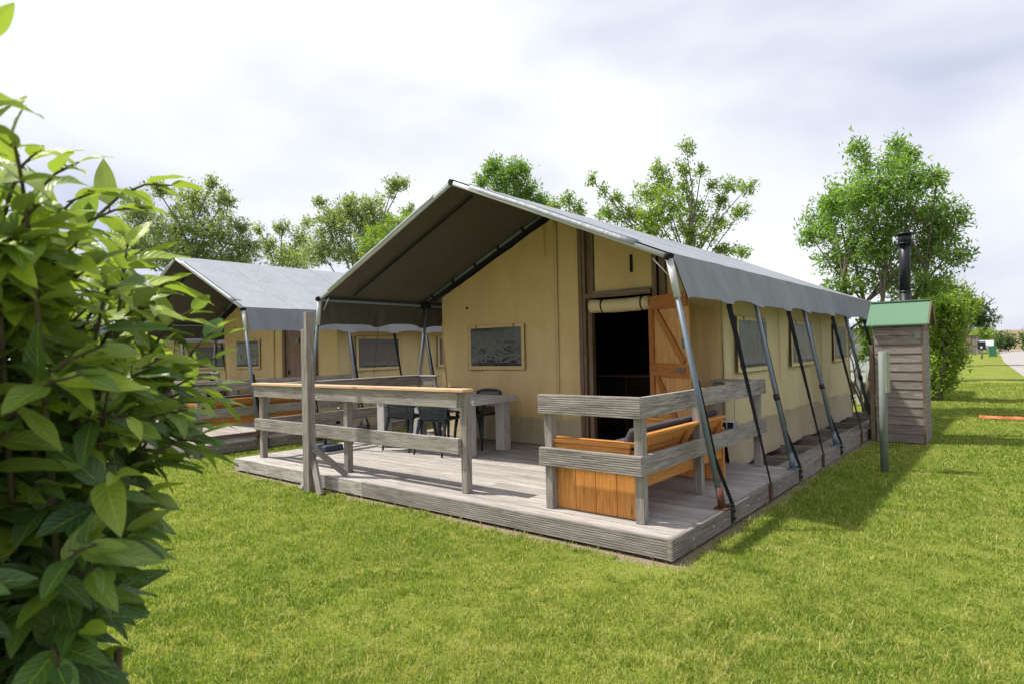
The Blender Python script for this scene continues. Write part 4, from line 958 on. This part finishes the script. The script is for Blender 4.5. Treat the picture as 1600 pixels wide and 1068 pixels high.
# ------------------------------------------------------------------ foreground bush
def bush():
    rr = random.Random(21); O = Vector((.15, -3.75, G))
    t = thing('broadleaf_bush', 'large glossy broad-leaved bush in the left foreground', 'bush', O)
    # shoot tips: (u, v, distance) sightings of the outer shoots, the rest fills the volume behind them
    tips = [(265, 290, 1.45), (225, 325, 1.4), (120, 255, 1.2), (60, 235, 1.15), (150, 300, 1.2), (20, 215, .95), (300, 485, 1.3), (270, 440, 1.4), (230, 400, 1.4), (330, 625, 1.35), (300, 590, 1.4), (310, 680, 1.25), (280, 720, 1.3),
            (240, 480, 1.2), (250, 560, 1.25), (330, 520, 1.35), (345, 600, 1.45), (335, 560, 1.3), (320, 660, 1.35), (290, 640, 1.2), (230, 770, 1.2), (205, 830, 1.15), (170, 900, 1.1), (130, 980, 1.05), (90, 1040, 1.0), (200, 380, 1.3), (180, 450, 1.15), (200, 650, 1.1), (180, 740, 1.05), (150, 850, 1.0), (160, 540, 1.05), (120, 380, 1.05), (60, 320, 1.0), (-25, 62, .95), (-35, 128, .9)]
    for _ in range(150):
        v = rr.uniform(380, 1120); um = 270 if v < 730 else 270-(v-730)*.55
        tips.append((rr.uniform(-330, um), v, rr.uniform(1.0, 1.7)))
    for _ in range(30): tips.append((rr.uniform(-250, 130), rr.uniform(320, 480), rr.uniform(.9, 1.4)))
    core = Vector((at(-60, 700, 1.35).x, at(-60, 700, 1.35).y, G))
    V = []; F = []; UV = []; RV = []
    tw = MB(O)
    def leaf_(p, d, up, L, W, tone, curl):
        d = d.normalized(); s = d.cross(up)
        if s.length < 1e-3: s = Vector((1, 0, 0))
        s.normalize(); n = s.cross(d).normalized(); b = len(V); nu, nv = 8, 4; ph = rr.random()*6
        for i in range(nu+1):
            f = i/nu; w_ = W*math.sin(math.pi*min(1, f*.98+.01)**.82)**.8*(1-.15*f) if 0 < i < nu else W*.02
            c = p+d*(L*f)+n*(-curl*L*f*f)
            for j in range(nv+1):
                g_ = j/nv*2-1; wave = .05*W*math.sin(f*11+ph+g_*1.2)*abs(g_)
                V.append(c+s*(g_*w_*.5)+n*(abs(g_)*w_*.16+wave))
        for i in range(nu):
            for j in range(nv):
                a = b+i*(nv+1)+j; F.append((a, a+1, a+nv+2, a+nv+1))
                UV.extend([((i)/nu, j/nv), (i/nu, (j+1)/nv), ((i+1)/nu, (j+1)/nv), ((i+1)/nu, j/nv)]); RV.append(tone)
        tw.tube([p-d*.012, p+d*.004], .0014, 4, cap=False)
    for k, (u, v, dd) in enumerate(tips):
        e = at(u, v, dd); a = core+Vector((rr.uniform(-.12, .12), rr.uniform(-.12, .12), max(.1, (e.z-G)*rr.uniform(.35, .6))))
        mid = a.lerp(e, .38); mid.z = e.z+rr.uniform(-.12, .06); mid += Vector((rr.uniform(-.06, .06), rr.uniform(-.06, .06), 0))
        pts = []
        for i in range(11):
            f = i/10; pts.append(a*(1-f)**2+mid*(2*f*(1-f))+e*f*f)
        tw.tube(pts, [.006*(1-.78*i/10)+.0005 for i in range(11)], 5, cap=False)
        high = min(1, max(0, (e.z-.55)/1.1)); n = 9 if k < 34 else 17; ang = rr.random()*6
        for i in range(n):
            f = 1-.80*(i/n)**1.1 if k >= 34 else 1-.45*(i/n)
            q = f*10; j = min(9, int(q)); p = pts[j].lerp(pts[j+1], q-j); ax = (pts[j+1]-pts[j]).normalized()
            ang += 2.4+rr.uniform(-.4, .4); s = ax.cross(Vector((0, 0, 1))).normalized(); m = s.cross(ax).normalized()
            rad = s*math.cos(ang)+m*math.sin(ang)
            tipk = (i < 3); d = ax*(1.1 if tipk else .55)+rad*(.45 if tipk else .9)+Vector((0, 0, -.62+.55*high))+Vector((rr.gauss(0, .18), rr.gauss(0, .18), rr.gauss(0, .12)))
            ow = Vector((p.x-core.x, p.y-core.y-.15, 0)).normalized(); up = Vector((rr.gauss(0, .3)-.1, rr.gauss(0, .3)-.05, 1))+ow*(.9-.5*high)
            L = (.072+.05*rr.random())*(.62 if i < 2 else 1)*(.85 if k < 8 else 1); W = L*rr.uniform(.33, .47)
            tone = min(1, max(0, .04+.80*high+rr.gauss(0, .17)+(.22 if i < 3 else 0)*high))  # higher leaves coloured lighter for the sun on them, lower ones darker
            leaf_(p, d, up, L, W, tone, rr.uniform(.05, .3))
    for _ in range(5):
        a = core+Vector((rr.uniform(-.2, .2), rr.uniform(-.2, .2), 0)); tw.tube([a, a+Vector((rr.uniform(-.1, .1), rr.uniform(-.1, .1), .5)), a+Vector((rr.uniform(-.2, .2), rr.uniform(-.2, .2), 1.0))], [.018, .012, .006], 6)
    tw.build('branches', 'twig', t)
    me = bpy.data.meshes.new('foliage'); me.from_pydata([tuple(x-O) for x in V], [], F)
    uv = me.uv_layers.new(name='UVMap'); uv.data.foreach_set('uv', np.array(UV, 'f').ravel())
    a = me.attributes.new('rnd', 'FLOAT', 'FACE'); a.data.foreach_set('value', np.array(RV, 'f'))
    me.polygons.foreach_set('use_smooth', [True]*len(F)); me.materials.append(MT['leaf_bush']); me.update()
    o = bpy.data.objects.new('foliage', me); C.objects.link(o); o.parent = t
bush()
sc.render.engine = 'CYCLES'
